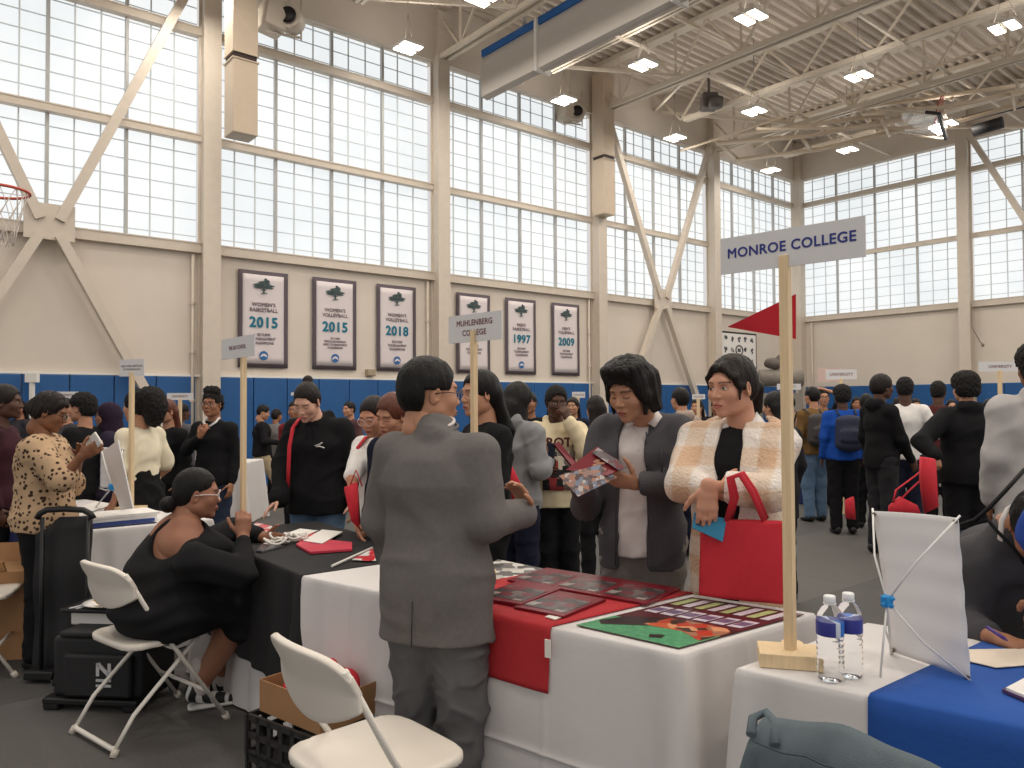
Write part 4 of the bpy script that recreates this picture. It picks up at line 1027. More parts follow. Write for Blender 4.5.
# ------------------------------------------------------------------ what people hold
def w3(l): return [W(*q) for q in l]
mg = empty('open_brochure', W(592, 470, 2.93), 0, 'open burgundy brochure with pictures held by the young man in fleece', 'brochure'); c = mg.location
slab('cover', w3([(566, 470, 2.96), (597, 447, 3.02), (628, 467, 2.95), (607, 476, 2.92)]), .003, M_burg, parent=mg, off=c)
slab('cover_photo', w3([(598, 448, 3.010), (627.5, 467, 2.94), (619, 471, 2.927), (592, 453, 2.985)]), .003, glossy_print('dark_photo_print', [S(96, 84, 88), S(110, 40, 50), S(150, 140, 140), S(70, 62, 66)], (30, 30, 30)), parent=mg, off=c)
slab('page', w3([(559, 476, 2.90), (600, 465, 2.955), (617, 478, 2.93), (578, 497, 2.86)]), .004, glossy_print('photo_page_print', [S(190, 180, 176), S(96, 86, 90), S(170, 120, 96), S(120, 130, 150), S(150, 120, 110), S(84, 60, 60)], (60, 60, 60)), parent=mg, off=c)
tb = empty('tote_bag', W(740, 560, 2.66), 0, 'large plain red tote bag hanging in front of the plaid coat', 'tote bag'); c = tb.location
F = Field(); bt = w3([(701, 519, 2.70), (783, 521, 2.62), (784, 604, 2.62), (699, 595, 2.70)])
mid = (bt[0]+bt[2])/2
pl = (bt[1]-bt[0]).normalized(); nn_ = pl.cross(Vector((0, 0, 1))).normalized(); rows = []
mb = MB()
for side in (1, -1):
    rows = []
    for i in range(21):
        s_ = i/20; rows.append([bt[0].lerp(bt[1], s_).lerp(bt[3].lerp(bt[2], s_), j/20)-c+nn_*side*(.004+.020*sin(pi*s_)**.6*(.25+.75*sin(pi*min(j/20*.8+.1, 1))))+nn_*.0025*sin(s_*17+j*.5) for j in range(21)])
    mb.grid(rows, flip=side < 0)
bmesh.ops.remove_doubles(mb.bm, verts=mb.bm.verts, dist=.0085); mb.build('bag_body', M_red, tb, thick=.002)
for o_, kx in ((.018, 0), (-.018, 3)):
    mb = MB(); P_ = w3([(727+kx, 520, 2.67), (733+kx, 498, 2.585), (729+kx, 478, 2.575), (740+kx, 474, 2.60), (752+kx, 492, 2.60), (764+kx, 520, 2.645)])
    mb.tube([q_-c+nn_*o_ for q_ in P_], .0105, 8, flat=.25); mb.build('handle', M_red, tb)
ph = empty('phone', W(709, 527, 2.64), 0, 'bright blue phone held low by the woman in the plaid coat', 'phone'); c = ph.location
slab('phone_case', w3([(692, 528, 2.665), (694, 513, 2.68), (726, 519, 2.675), (722, 542, 2.655)]), .009, mat('bright_blue_case', S(36, 132, 172), .35), parent=ph, off=c)
slab('camera_bump', w3([(696, 525, 2.660), (697, 519, 2.668), (704, 520, 2.667), (703, 527, 2.659)]), .005, mat('dark_glass', S(40, 60, 76), .1), parent=ph, off=c)
def redbag(pxs, Y, label, handle=None, th=.05):
    pts = [W(x_, y_, Y) for x_, y_ in pxs]; c = sum(pts, Vector())/len(pts); r = empty('tote_bag', c, 0, label, 'tote bag'); F = Field()
    n = len(pts); hw = .02
    mb = MB(); a = [mb.bm.verts.new(q-c+Vector((0, -th/2, 0))) for q in pts]; b_ = [mb.bm.verts.new(q-c+Vector((0, th/2, 0))) for q in pts]; m_ = [mb.bm.verts.new((q-c)*1.06) for q in pts]
    cf, cb = mb.bm.verts.new((0, -th*.8, 0)), mb.bm.verts.new((0, th*.8, 0))
    for i in range(n):
        j = (i+1) % n
        for q in ((a[i], a[j], cf), (b_[j], b_[i], cb), (m_[i], m_[j], a[j], a[i]), (b_[i], b_[j], m_[j], m_[i])): mb.bm.faces.new(q)
    bmesh.ops.recalc_face_normals(mb.bm, faces=mb.bm.faces)
    for f in mb.bm.faces: f.smooth = True
    mb.build('bag_body', M_red, r)
    if handle: mb = MB(); mb.tube([W(x_, y_, Y)-c for x_, y_ in handle], .014 if Y > 5 else .010, 8, flat=.35); mb.build('handle', M_red, r)
redbag([(345, 488), (357, 483), (360, 528), (352, 520)], 3.98, 'slim red bag hanging from the arm of the girl with round glasses', [(350, 486), (356, 470), (362, 486)])
redbag([(505, 456), (514, 470), (531, 506), (506, 500)], 4.5, 'red bag held between the black jacket and the grey hoodie', [(506, 458), (505, 440), (510, 460)])
redbag([(890, 506), (900, 497), (916, 505), (920, 515), (889, 515)], 6.2, 'red tote bag with its strap pulled wide, held by the curly haired young man', [(893, 503), (896, 490), (915, 476), (932, 461), (934, 468), (912, 488), (900, 500)])
redbag([(921, 458), (934, 460), (937, 506), (925, 512), (921, 480)], 5.75, 'limp red bag hanging straight down from the curly haired young man\'s hand')
redbag([(846, 500), (853, 497), (855, 519), (846, 518)], 8.0, 'small red bag low down behind the royal blue jacket')
redbag([(577, 499), (588, 495), (590, 516), (577, 518)], 5.4, 'small red bag hanging just left of the young man with the brochure')
slab('red_folder', w3([(553, 445, 4.98), (557, 442, 5.0), (579, 468, 5.02), (575, 472, 4.98)]), .02, M_burg, 'thin burgundy folder held slantwise before the cream sweatshirt', 'folder')

# ------------------------------------------------------------------ folding chairs
M_plas = mat('white_chair_plastic', S(226, 218, 206), .45, bump=.02); M_tub = mat('white_painted_tube', S(222, 216, 206), .4)
M_foot = mat('pale_rubber_foot', S(196, 188, 176), .7)
def make_chair(loc, rz, label):
    r = empty('folding_chair', loc, rz, label, 'chair')
    mb = MB()
    def sup(s_, t, n=4): return s_
    top, bot = [], []
    F = Field()
    F.ops.append(('add', lambda x, y, z: np.maximum((((np.abs(x)/.205)**5+(np.abs(y-.01)/.20)**5)**.2-1)*.2, np.abs(z-.445+.016*np.exp(-((x/.13)**2+((y-.0)/.13)**2))-.02*np.clip((y-.13)*-1, -.1, 0))-.011)-.003, np.array([-.22, -.21, .40]), np.array([.22, .23, .47]), .0))
    P_, Q_ = F.mesh(.009); me = np_obj('seat', [(P_, Q_)], M_plas, r, (0, 0, 0))
    # backrest: curved shell with rounded corners and a wavy lower edge
    rows = []
    for i in range(25):
        s_ = -1+2*i/24; x_ = s_*.215; row = []
        zt = .815-.045*abs(s_)**6-.012*s_*s_; zb_ = .615+.040*abs(s_)**3-.012*cos(s_*pi*1.0)
        for j in range(11):
            t = j/10; z_ = zb_+(zt-zb_)*t; y_ = -.145-.50*(z_-.60)*.62-.045*(1-s_*s_)+.012*(1-abs(2*t-1))
            row.append((x_, y_, z_))
        rows.append(row)
    mb.grid(rows); o = mb.build('backrest', M_plas, r, thick=.022); md = o.modifiers.new('bev', 'BEVEL'); md.width = .006; md.segments = 2
    for s_ in (-1, 1):
        mb = MB(); mb.tube([(s_*.212, .255, .01), (s_*.212, .02, .385), (s_*.210, -.07, .52), (s_*.200, -.205, .78)], .0125, 10, flat=.75); lg = mb.build('leg', M_tub, r)
        mb = MB(); mb.tube([(s_*.212, .262, .0), (s_*.212, .245, .03)], .0165, 10); mb.build('foot_cap', M_foot, lg)
    for s_ in (-1, 1):
        mb = MB(); mb.tube([(s_*.185, -.235, .03), (s_*.185, -.16, .15), (s_*.185, .10, .40), (s_*.185, .13, .43)], .0115, 10, flat=.75); lg = mb.build('leg', M_tub, r)
        mb = MB(); mb.tube([(s_*.195, -.25, .0), (s_*.19, -.235, .03)], .0155, 10); mb.build('foot_cap', M_foot, lg)
    mb = MB(); mb.tube([(-.185, -.235, .035), (-.17, -.24, .026), (.17, -.24, .026), (.185, -.235, .035)], .011, 8); mb.build('crossbar', M_tub, r)
    mb = MB(); mb.tube([(-.21, .16, .165), (.21, .16, .165)], .009, 8); mb.build('crossbar', M_tub, r)
    mb = MB(); mb.tube([(-.20, .0, .41), (.20, .0, .41)], .009, 8); mb.build('crossbar', M_tub, r); return r
ch = make_chair((-1.65, 3.53, 0), RD(52)-pi/2, 'white folding chair under the seated woman in black')
ch.scale = (1, 1, .95)
c2 = dup(ch, (-.405, 2.24, 0), RD(42)-pi/2, 'empty white folding chair in the foreground beside the grey suited man'); c2.scale = (1, 1, 1)
dup(ch, (-2.98, 4.28, 0), RD(20)-pi/2, 'white folding chair cut by the left edge of the frame')
dup(ch, (.70, .98, 0), RD(52)-pi/2, 'white folding chair under the denim jacket at the bottom edge')
# denim jacket over a chair back
M_den = mat('washed_denim', S(94, 106, 112), .9, bump=.5, bscale=700, var=.10, vscale=9)
a_, b2 = W(752, 722, 1.42), W(948, 776, 1.16); ax_ = (b2-a_); Ln = ax_.length; ax_.normalize(); nb_ = ax_.cross(Vector((0, 0, 1))).normalized()
dj = empty('denim_jacket', (a_+b2)/2, 0, 'washed grey blue denim jacket hung over a chair back at the bottom edge', 'jacket'); c = dj.location
rows = []
for i in range(41):
    s_ = i/40; base = a_.lerp(b2, s_)+Vector((0, 0, .030*sin(pi*min(1, s_*1.0))+.003*sin(s_*15)-.05*max(0, .06-s_)/.06)); row = []
    for j in range(27):
        t = j/26*2-1; dn_ = abs(t)**1.5*.40; o_ = (.030+.045*abs(t)+.004*sin(s_*22+t*4)+.003*sin(s_*47)+.010*math.exp(-((s_-.16)/.012)**2))*(1 if t > 0 else -1)*min(1, abs(t)*5); row.append(base+nb_*o_+Vector((0, 0, -dn_))-c)
    rows.append(row)
mb = MB(); mb.grid(rows); mb.build('jacket_back', M_den, dj, thick=.008)
mb = MB(); mb.tube([W(751, 735, 1.38)-c, W(753, 718, 1.42)-c, W(766, 712, 1.42)-c, W(774, 722, 1.38)-c, W(775, 745, 1.34)-c], .009, 8, flat=.7); mb.build('collar_seam', M_den, dj)
mb = MB()
for o2 in (.012, .10, .115): mb.tube([a_.lerp(b2, k/10)-Vector((0, 0, o2))+nb_*(.055+.008*sin(k/10*22+2))-c for k in range(1, 11)], .0015, 5)
mb.build('stitching', mat('dark_denim_thread', S(60, 70, 78), .9), dj)

# ------------------------------------------------------------------ bags, boxes and the cart at left
M_nyl = mat('black_nylon', S(28, 28, 30), .55, bump=.35, bscale=500); M_logo = mat('silver_print', S(200, 200, 200), .4); M_ply = mat('black_hard_plastic', S(26, 26, 27), .45, bump=.05)
bag = empty('rolling_cooler_bag', (-1.97, 3.86, 0), RD(-6), 'black rolling cooler bag with a silver N and two bars, beside the seated woman', 'bag')
mb = MB(); mb.box((0, 0, .20), (.46, .30, .29), bevel=.025, seg=3); mb.box((0.02, -.165, .17), (.34, .04, .20), bevel=.015, seg=3); mb.build('bag_body', M_nyl, bag)
mb = MB(); mb.box((.02, -.01, .355), (.42, .30, .03), bevel=.012); mb.build('lid', M_nyl, bag)
mb = MB(); mb.box((-.03, .06, .395), (.40, .16, .07), bevel=.01); mb.build('liner', M_white, bag)
mb = MB(); mb.box((-.03, .05, .440), (.46, .22, .022), bevel=.008); mb.build('tray_lid', M_ply, bag)
mb = MB()
for k in (0, 1): m2 = MB(); m2.box((-.19+.035*k, .00, .4525), (.014, .12, .003), Matrix.Rotation(-.3, 3, 'Z')); m2.build('white_stripe', M_logo, bag)
mb.bm.free()
mb = MB(); yv = -.187
mb.bar((.03, yv, .175), (.03, yv, .235), .004, .016, (1, 0, 0)); mb.bar((.088, yv, .175), (.088, yv, .235), .004, .016, (1, 0, 0)); mb.bar((.03, yv, .233), (.088, yv, .177), .004, .018, (1, 0, 0))
mb.box((.059, yv, .155), (.075, .004, .012)); mb.box((.059, yv, .130), (.075, .004, .012)); mb.build('logo', M_logo, bag)
mb = MB(); mb.box((-.02, -.03, .045), (.48, .30, .03), bevel=.008)
for sx in (-1, 1): mb.box((sx*.20-.02, -.15, .03), (.08, .05, .06), bevel=.01)
mb.build('wheel_base', M_ply, bag)
for sx in (-1, 1): mb = MB(); mb.lathe([(.001, -.012), (.036, -.012), (.038, 0), (.036, .012), (.001, .012)], (0, 0, 0), 18, M=Matrix.Translation((sx*.23, .13, .038)) @ Matrix.Rotation(pi/2, 4, 'Y')); mb.build('wheel', M_ply, bag)
mb = MB(); mb.tube([(-.235, 0, .32), (-.27, -.02, .22), (-.31, -.05, .10), (-.27, -.08, .09), (-.24, -.10, .16)], .014, 8, flat=.3); mb.build('carry_strap', M_nyl, bag)
pl_ = empty('food_plate', (-2.03, 3.90, .452), 0, 'paper plate of yellow chips on top of the black cooler bag', 'plate'); mb = MB(); mb.lathe([(.001, 0), (.075, 0), (.115, .014), (.118, .016), (.072, .005), (.001, .004)], n=28); mb.build('plate', M_paper, pl_)
F = Field(); rr = random.Random(3)
for k in range(16):
    a0 = rr.random()*6.28; r_ = rr.random()**.5*.060; F.ell((r_*cos(a0), r_*sin(a0), .018+rr.random()*.018), (.026, .018, .008), Matrix.Rotation(rr.random()*3, 3, 'Z') @ Matrix.Rotation(rr.uniform(-.6, .6), 3, 'X'), k=.002)
np_obj('chips', [F.mesh(.004)], mat('fried_chips', S(214, 178, 96), .6, var=.2, vscale=60), pl_, (0, 0, 0))['kind'] = 'stuff'
ct2 = empty('folding_cart', (-2.36, 4.10, 0), RD(-4), 'black upright folding cart with a curved tubular handle in front of the far left table', 'cart')
mb = MB()
for sx in (-1, 1): mb.tube([(sx*.125, -.012, .03), (sx*.125, -.012, .86)], .011, 8)
mb.tube([(-.155, -.012, .855), (-.14, -.012, .880), (-.10, -.012, .900), (0, -.012, .905), (.10, -.012, .900), (.14, -.012, .880), (.155, -.012, .855)], .016, 10); mb.build('handle_frame', M_ply, ct2)
mb = MB()
rows = [[(-.19+.30*i/10, .02+.02*sin(i*.8)-.010*sin(j), .06+.80*j/12-(.0 if i > 4 else .02*(5-i))) for j in range(13)] for i in range(11)]; mb.grid(rows); mb.build('fabric_panel', M_nyl, ct2, thick=.02)
mb = MB(); mb.box((-.02, .02, .04), (.36, .14, .05), bevel=.01); mb.build('cart_base', M_ply, ct2)
M_card = mat('brown_cardboard', S(158, 118, 80), .8, var=.06, vscale=6)
cb = empty('cardboard_box', (-2.93, 4.62, 0), .2, 'tall brown cardboard box behind the chair at the left edge', 'box'); mb = MB(); mb.box((0, 0, .25), (.46, .36, .50)); mb.build('box_body', M_card, cb)
mb = MB(); mb.box((-.12, -.185, .53), (.22, .012, .08), Matrix.Rotation(.6, 3, 'X')); mb.build('flap', M_card, cb)
mb = MB(); mb.box((.0, .19, .55), (.46, .006, .12), Matrix.Rotation(-.3, 3, 'X')); mb.build('flap', M_card, cb)
F = Field(); c = Vector((-2.93, 4.62, .66)); F.ell(c, (.26, .20, .13), k=.03); F.ell(c+Vector((.10, -.10, -.06)), (.20, .12, .13), k=.04); F.ell(c+Vector((-.15, -.06, .05)), (.18, .14, .10), k=.04); F.noise(lambda x, y, z: .014*wob(x, y, z, 20, 1.)+.005*wob(x, y, z, 55, 4.))
tag(np_obj('coat', [F.mesh(.013)], M_navy, None, c), 'dark bundled coat on top of the cardboard box at left', 'coat')
F = Field(); c = G(12, 528, ZT_+.03); F.ell(c, (.22, .12, .05), k=.03); F.ell(c+Vector((.1, -.06, 0)), (.12, .08, .04), k=.03); F.noise(lambda x, y, z: .012*wob(x, y, z, 28, 1.)+.006*wob(x, y, z, 60, 4.))
tag(np_obj('red_cloth', [F.mesh(.010)], glossy_print('red_black_cloth', [S(176, 30, 40), S(40, 32, 36), S(150, 28, 40), S(60, 40, 46)], (9, 9, 9), .8), None, c), 'crumpled red and black cloth on the far left table at the edge of the frame', 'cloth')
F = Field(); c = G(4, 508, ZT_+.12); F.ell(c, (.16, .12, .11), k=.03); F.noise(lambda x, y, z: .012*wob(x, y, z, 28, 1.))
tag(np_obj('shoulder_bag', [F.mesh(.012)], cloth('purple_patterned_cloth', S(62, 50, 84), var=.3), None, c), 'dark purple bag on the far left table at the left edge', 'bag')
ps = empty('paper_stack', G(112, 522, ZT_+.002), math.atan2(DV.y, DV.x), 'stack of papers with a blue edge on the far left table', 'papers')
for k in range(3): mb = MB(); mb.box((.01*k, 0, .010+.018*k), (.42, .26, .016), Matrix.Rotation(.03*k, 3, 'Z')); mb.build('paper_sheet', M_paper if k != 0 else mat('blue_paper_edge', S(64, 84, 150), .6), ps)
flat('paper_sheet', [(78, 508), (96, 502), (112, 505), (92, 512)], M_paper, 'loose white sheet behind the paper stack on the far left table', 'sheet', z=ZT_+.004, th=.004)
# crates and box behind the foreground chair
M_crate = mat('black_crate_plastic', S(44, 42, 42), .5, bump=.05)
def crate(c, rz, lab):
    r = empty('plastic_crate', c, rz, lab, 'crate', None); mb = MB(); w_, d_, h_, t = .40, .30, .15, .012
    for z_ in (.01, .075, .14):
        for sy in (-1, 1): mb.box((0, sy*(d_/2-t/2), z_), (w_, t, .022)); mb.box((sy*(w_/2-t/2), 0, z_), (t, d_, .022))
    for k in range(7):
        x_ = -w_/2+w_*k/6
        for sy in (-1, 1): mb.box((x_*.97, sy*(d_/2-t/2), .075), (.02, t, .15))
    for k in range(5):
        y_ = -d_/2+d_*k/4
        for sy in (-1, 1): mb.box((sy*(w_/2-t/2), y_*.97, .075), (t, .02, .15))
    mb.box((0, 0, .006), (w_, d_, .01)); mb.build('crate_body', M_crate, r)
    mb = MB()
    for sy in (-1, 1): mb.box((sy*(w_/2+.004), 0, .118), (.014, .12, .03), bevel=.004)
    mb.build('handle', M_crate, r); return r
cz = Vector((-.745, 2.90, 0)); ar = math.atan2(DU.y, DU.x)
crate(cz, ar, 'black slatted crate on the floor behind the foreground chair, bottom of the stack'); crate(cz+Vector((0, 0, .155)), ar+.03, 'black slatted crate carrying the cardboard box, top of the stack')
bx = empty('cardboard_box', cz+Vector((.02, .0, .31)), ar-.02, 'open brown cardboard box with a red bag in it on the black crates', 'box'); mb = MB(); w_, d_, h_ = .36, .26, .115
for sx in (-1, 1): mb.box((sx*w_/2, 0, h_/2), (.005, d_, h_)); mb.box((0, sx*d_/2, h_/2), (w_, .005, h_))
mb.box((0, 0, .003), (w_, d_, .005)); mb.build('box_body', M_card, bx); c = cz+Vector((.02, 0, .40))
F = Field(); F.ell(c, (.13, .11, .055), k=.02); F.ell(c+Vector((.09, -.03, .02)), (.07, .06, .05), k=.02); F.cone(c+Vector((.05, -.13, .03)), c+Vector((.06, -.145, -.06)), .012, .008, .02); F.noise(lambda x, y, z: .012*wob(x, y, z, 40, 2.))
r = empty('tote_bag', c, 0, 'crumpled red bag stuffed in the cardboard box behind the foreground chair', 'tote bag'); np_obj('bag_body', [F.mesh(.007)], M_red, r, c)
mb = MB(); mb.tube([(.04+.03*cos(t), .02, .05+.045*sin(t)) for t in [pi*j/10 for j in range(11)]], .010, 8, flat=.3); mb.build('handle', M_red, r)

# ------------------------------------------------------------------ banners on the long wall
M_ban = mat('pale_banner_cloth', S(214, 204, 204), .8, bump=.08, bscale=10); M_bb = mat('dark_grey_banner_border', S(92, 82, 88), .8); M_teal = mat('teal_numeral', S(24, 112, 134), .8); M_txt = mat('grey_lettering', S(112, 98, 104), .8); M_tree = mat('slate_green_tree', S(74, 88, 88), .8); M_emb = mat('emblem_blue', S(44, 100, 158), .8)
BN = [(4.96, 'WOMEN\'S', 'BASKETBALL', '2015', ['SKYLINE', 'TOURNAMENT', 'CHAMPIONS'], 'WOMEN\'S BASKETBALL 2015 banner, leftmost on the cream wall'), (6.25, 'WOMEN\'S', 'VOLLEYBALL', '2015', ['SKYLINE', 'REGULAR SEASON', 'AND TOURNAMENT', 'CHAMPIONS'], 'WOMEN\'S VOLLEYBALL 2015 banner, second from the left, hanging above the tan wall box'),
      (7.51, 'WOMEN\'S', 'VOLLEYBALL', '2018', ['SKYLINE', 'TOURNAMENT', 'CHAMPIONS'], 'WOMEN\'S VOLLEYBALL 2018 banner, third from the left, hanging above the suited man'), (9.30, 'MEN\'S', 'VOLLEYBALL', '1996', ['SKYLINE', 'TOURNAMENT', 'CHAMPIONS'], '1996 banner partly covered by the cream college sign'),
      (10.55, 'MEN\'S', 'BASKETBALL', '1997', ['SKYLINE', 'TOURNAMENT', 'CHAMPIONS'], 'MEN\'S BASKETBALL 1997 banner on the cream wall'), (11.86, 'MEN\'S', 'VOLLEYBALL', '2009', ['SKYLINE', 'TOURNAMENT', 'CHAMPIONS'], 'MEN\'S VOLLEYBALL 2009 banner, rightmost of the championship banners')]
for (rx, l1, l2, yr, ls, lb) in BN:
    o0 = room(rx, RD_-.03, 0); r = empty('championship_banner', o0, YAW, lb, 'banner')
    zc, wd, ht = 2.86, .85, 1.60
    def sheet(w_, h_, y_, nm, m):
        mb = MB(); mb.grid([[(-w_/2+w_*i/12, y_-.006*sin(i*.9)-.002*sin(j), zc-h_/2+h_*j/14) for j in range(15)] for i in range(13)]); return mb.build(nm, m, r, thick=.004)
    sheet(wd, ht, -.012, 'border', M_bb); sheet(wd-.15, ht-.13, -.018, 'banner_cloth', M_ban)
    def tx(t, s_, z_, m, of=0, sp=1.0, sx=1.0): text_mesh(t, s_, m, 'lettering', r, frame((0, -.030, zc+z_), (1, 0, 0), (0, 0, 1)), .001, 0, sp, sx=sx, heavy=s_*.018+of*.6)
    tx(l1, .085, .24, M_txt, .0015, 1.05); tx(l2, .085, .15, M_txt, .0015, 1.0); tx(yr, .235, -.06, M_teal, .008, 1.08, .98)
    for k, t in enumerate(ls): tx(t, .060 if len(ls) < 4 else .050, -.255-k*(.070 if len(ls) < 4 else .055), M_txt, .001)
    # spreading tree above the words
    mb = MB(); rr = random.Random(int(rx*10))
    for (cx_, cz_, a_, b2) in ((0, .60, .10, .035), (-.09, .565, .09, .022), (.10, .56, .08, .022), (-.03, .54, .13, .025), (.05, .635, .05, .030), (-.10, .525, .07, .016), (.10, .525, .06, .016), (.03, .665, .025, .02)):
        mb.prism([(cx_+a_*cos(2*pi*j/18)*(1+.12*sin(j*2.3)), cz_+b2*sin(2*pi*j/18)*(1+.2*sin(j*3.1))) for j in range(18)], 0, .002, Matrix(((1, 0, 0, 0), (0, 0, -1, -.029), (0, 1, 0, zc), (0, 0, 0, 1))))
    mb.bar((0, -.030, zc+.43), (.0, -.030, zc+.54), .03, .002, (0, 1, 0)); mb.bar((-.05, -.030, zc+.425), (.06, -.030, zc+.44), .012, .002, (0, 1, 0)); mb.bar((0, -.030, zc+.47), (-.07, -.030, zc+.54), .012, .002, (0, 1, 0)); mb.bar((0, -.030, zc+.47), (.08, -.030, zc+.54), .012, .002, (0, 1, 0))
    mb.build('tree_emblem', M_tree, r)
    if yr != '2009':
        Mx = Matrix(((1, 0, 0, 0), (0, 0, -1, -.029), (0, 1, 0, zc-.60), (0, 0, 0, 1)))
        mb = MB(); mb.prism([(.075*cos(2*pi*j/28), .075*sin(2*pi*j/28)) for j in range(28)], 0, .002, Mx); mb.build('round_emblem', M_emb, r)
        mb = MB(); mb.prism([(-.062, -.032), (-.05, .0), (-.02, .028), (.02, .03), (.05, .005), (.064, -.03), (.035, -.018), (.0, -.005), (-.035, -.018)], .002, .004, Mx); mb.build('emblem_swoosh', M_ban, r)
# framed picture board, further along the same wall
r = empty('framed_board', room(18.45, RD_-.03, 0), YAW, 'white board in a black frame on the wall behind the plaid coat woman', 'framed board')
mb = MB(); mb.box((0, -.01, 2.88), (1.72, .02, 1.0)); mb.build('board_frame', M_dark, r); mb = MB(); mb.box((0, -.022, 2.88), (1.62, .01, .90)); mb.build('board', M_paper, r)
mb = MB(); rr = random.Random(2)
for i in range(5):
    for j in range(3):
        if j == 1 and i == 2: continue
        cx_, cz_ = -.62+.31*i, 2.58+.30*j
        for k in range(5): mb.box((cx_+rr.uniform(-.05, .05), -.030, cz_+rr.uniform(-.05, .05)), (rr.uniform(.03, .08), .004, rr.uniform(.03, .09)), Matrix.Rotation(rr.uniform(-1, 1), 3, 'Y'))
mb.tube([(.16*cos(t), -.030, 2.88+.13*sin(t)) for t in [2*pi*j/20 for j in range(20)]], .022, 6, closed=True); mb.box((0, -.03, 2.88), (.14, .004, .10)); mb.build('small_picture', mat('dark_grey_print', S(84, 82, 88), .7), r)
# little wall box, first aid style
mb = MB(); mb.box(room(6.95, RD_-.04, 2.02), (.16, .16, .12), Matrix.Rotation(YAW, 3, 'Z'), bevel=.01); tag(mb.build('wall_box', mat('tan_metal_box', S(160, 146, 122), .5)), 'small tan metal box on the wall just above the blue pads below the second banner', 'wall box')
mb = MB(); mb.box(W(829, 375, 14.5), (.02, .45, .26), Matrix.Rotation(YAW, 3, 'Z')); tag(mb.build('wall_notice', mat('pink_notice', S(214, 186, 176), .7)), 'pinkish notice low on the right wall behind the white sign', 'notice')

# ------------------------------------------------------------------ hanging boxes, loudspeakers and basketball gear
M_duct = mat('beige_sheet_metal', S(196, 178, 156), .5, var=.03)
for (rx, ry, zb_, zd, lb) in ((4.04, 11.0, 5.28, 6.42, 'tall beige hanging box with a dark joint, left of the loudspeaker at the top'), (12.72, 12.08, 5.66, 6.98, 'tall beige hanging box with a dark joint in front of the column between the windows')):
    r = empty('hanging_duct', room(rx, ry, zb_), YAW, lb, 'hanging box'); zt = ZT+.8-zb_
    mb = MB(); mb.box((0, 0, (zd-zb_)/2), (.36, .36, zd-zb_-.06), bevel=.01); mb.box((0, 0, zd-zb_+.02+(zt-zd+zb_)/2), (.36, .36, zt-(zd-zb_)-.06), bevel=.01); mb.build('duct_casing', M_duct, r)
    mb = MB(); mb.box((0, 0, zd-zb_), (.33, .33, .10)); mb.build('joint_band', mat('dark_joint', S(52, 36, 34), .6), r); mb = MB(); mb.box((0, 0, zd-zb_-.045), (.39, .39, .02)); mb.box((0, 0, zd-zb_+.05), (.38, .38, .015)); mb.build('flange', M_duct, r)
M_spk = mat('pale_speaker_casing', S(196, 184, 168), .5); M_cone = mat('black_speaker_cone', S(34, 30, 30), .5)
for (px, py, Y, sc, lb) in ((281, 18, 11.6, 1.0, 'beige loudspeaker cluster with a round black horn beside the left hanging box'), (570, 112, 17.2, .95, 'grey loudspeaker cluster with a round black horn beside the far hanging box')):
    c = W(px, py, Y); r = empty('loudspeaker', c, YAW, lb, 'loudspeaker')
    mb = MB(); mb.box((-.12*sc, 0, .02), (.34*sc, .40*sc, .55*sc), Matrix.Rotation(.15, 3, 'Y'), bevel=.02); mb.build('cabinet', M_spk, r)
    mb = MB(); Mh = Matrix.Translation((.12*sc, -.10, -.04)) @ Matrix.Rotation(-.7, 4, 'Z') @ Matrix.Rotation(pi/2, 4, 'X'); mb.lathe([(.10*sc, -.22), (.19*sc, -.10), (.20*sc, .16), (.19*sc, .18), (.12*sc, .14)], n=24, M=Mh); mb.build('horn_casing', M_spk, r)
    mb = MB(); mb.lathe([(.001, .13), (.12*sc, .185), (.125*sc, .190), (.001, .150)], n=24, M=Mh); mb.build('speaker_cone', M_cone, r)
    mb = MB(); mb.tube([(0, 0, .25), (0, 0, ZROOF-c.z)], .02, 8); mb.bar((-.25, -.05, -.30), (.28, -.05, -.24), .03, .03); mb.tube([(.28, -.1, -.3), (.28, -.1, .5)], .014, 6); mb.build('bracket', M_spk, r)
M_or = mat('orange_rim_paint', S(196, 84, 62), .45); M_net = mat('white_net_cord', S(216, 206, 196), .8); M_glass = mat('backboard_glass', (0.93, 0.97, 0.98, 1), .05, trans=1.0, alpha=.35, ior=1.1); M_blk = mat('black_padding', S(38, 36, 38), .6)
def rim(mb_parent, Mx, small=False):
    mb = MB(); mb.tube([(.2286*cos(t), .2286*sin(t), 0) for t in [2*pi*j/32 for j in range(32)]], .012 if not small else .016, 8, closed=True); mb.box((0, .29, -.02), (.14, .13, .05)); mb.build('rim', M_or, mb_parent, M=Mx)
    mb = MB()
    for k in range(12):
        for sg_ in (-1, 1):
            mb.tube([((.222-.10*t**.8)*cos(2*pi*k/12+sg_*t*.9), (.222-.10*t**.8)*sin(2*pi*k/12+sg_*t*.9), -.42*t) for t in (0, .25, .5, .75, 1)], .0035, 4)
    mb.build('net', M_net, mb_parent, M=Mx)
c = W(-4, 191, 6.05); r = empty('basketball_hoop', c, 0, 'orange basketball rim with a white net at the left edge of the frame', 'basketball hoop'); rim(r, Matrix.Rotation(YAW+pi/2, 4, 'Z'))
mb = MB(); mb.box((-.50, -.42, .45), (.03, 1.8, 1.05), Matrix.Rotation(YAW, 3, 'Z')); mb.build('backboard', M_glass, r); mb = MB(); mb.tube([(-.52, -.44, .4), (-1.4, -1.1, .8), (-1.5, -1.2, 4.5)], .06, 10); mb.build('hoop_arm', M_truss, r)
M_tube = mat('cream_gloss_tube', S(224, 206, 182), .35)
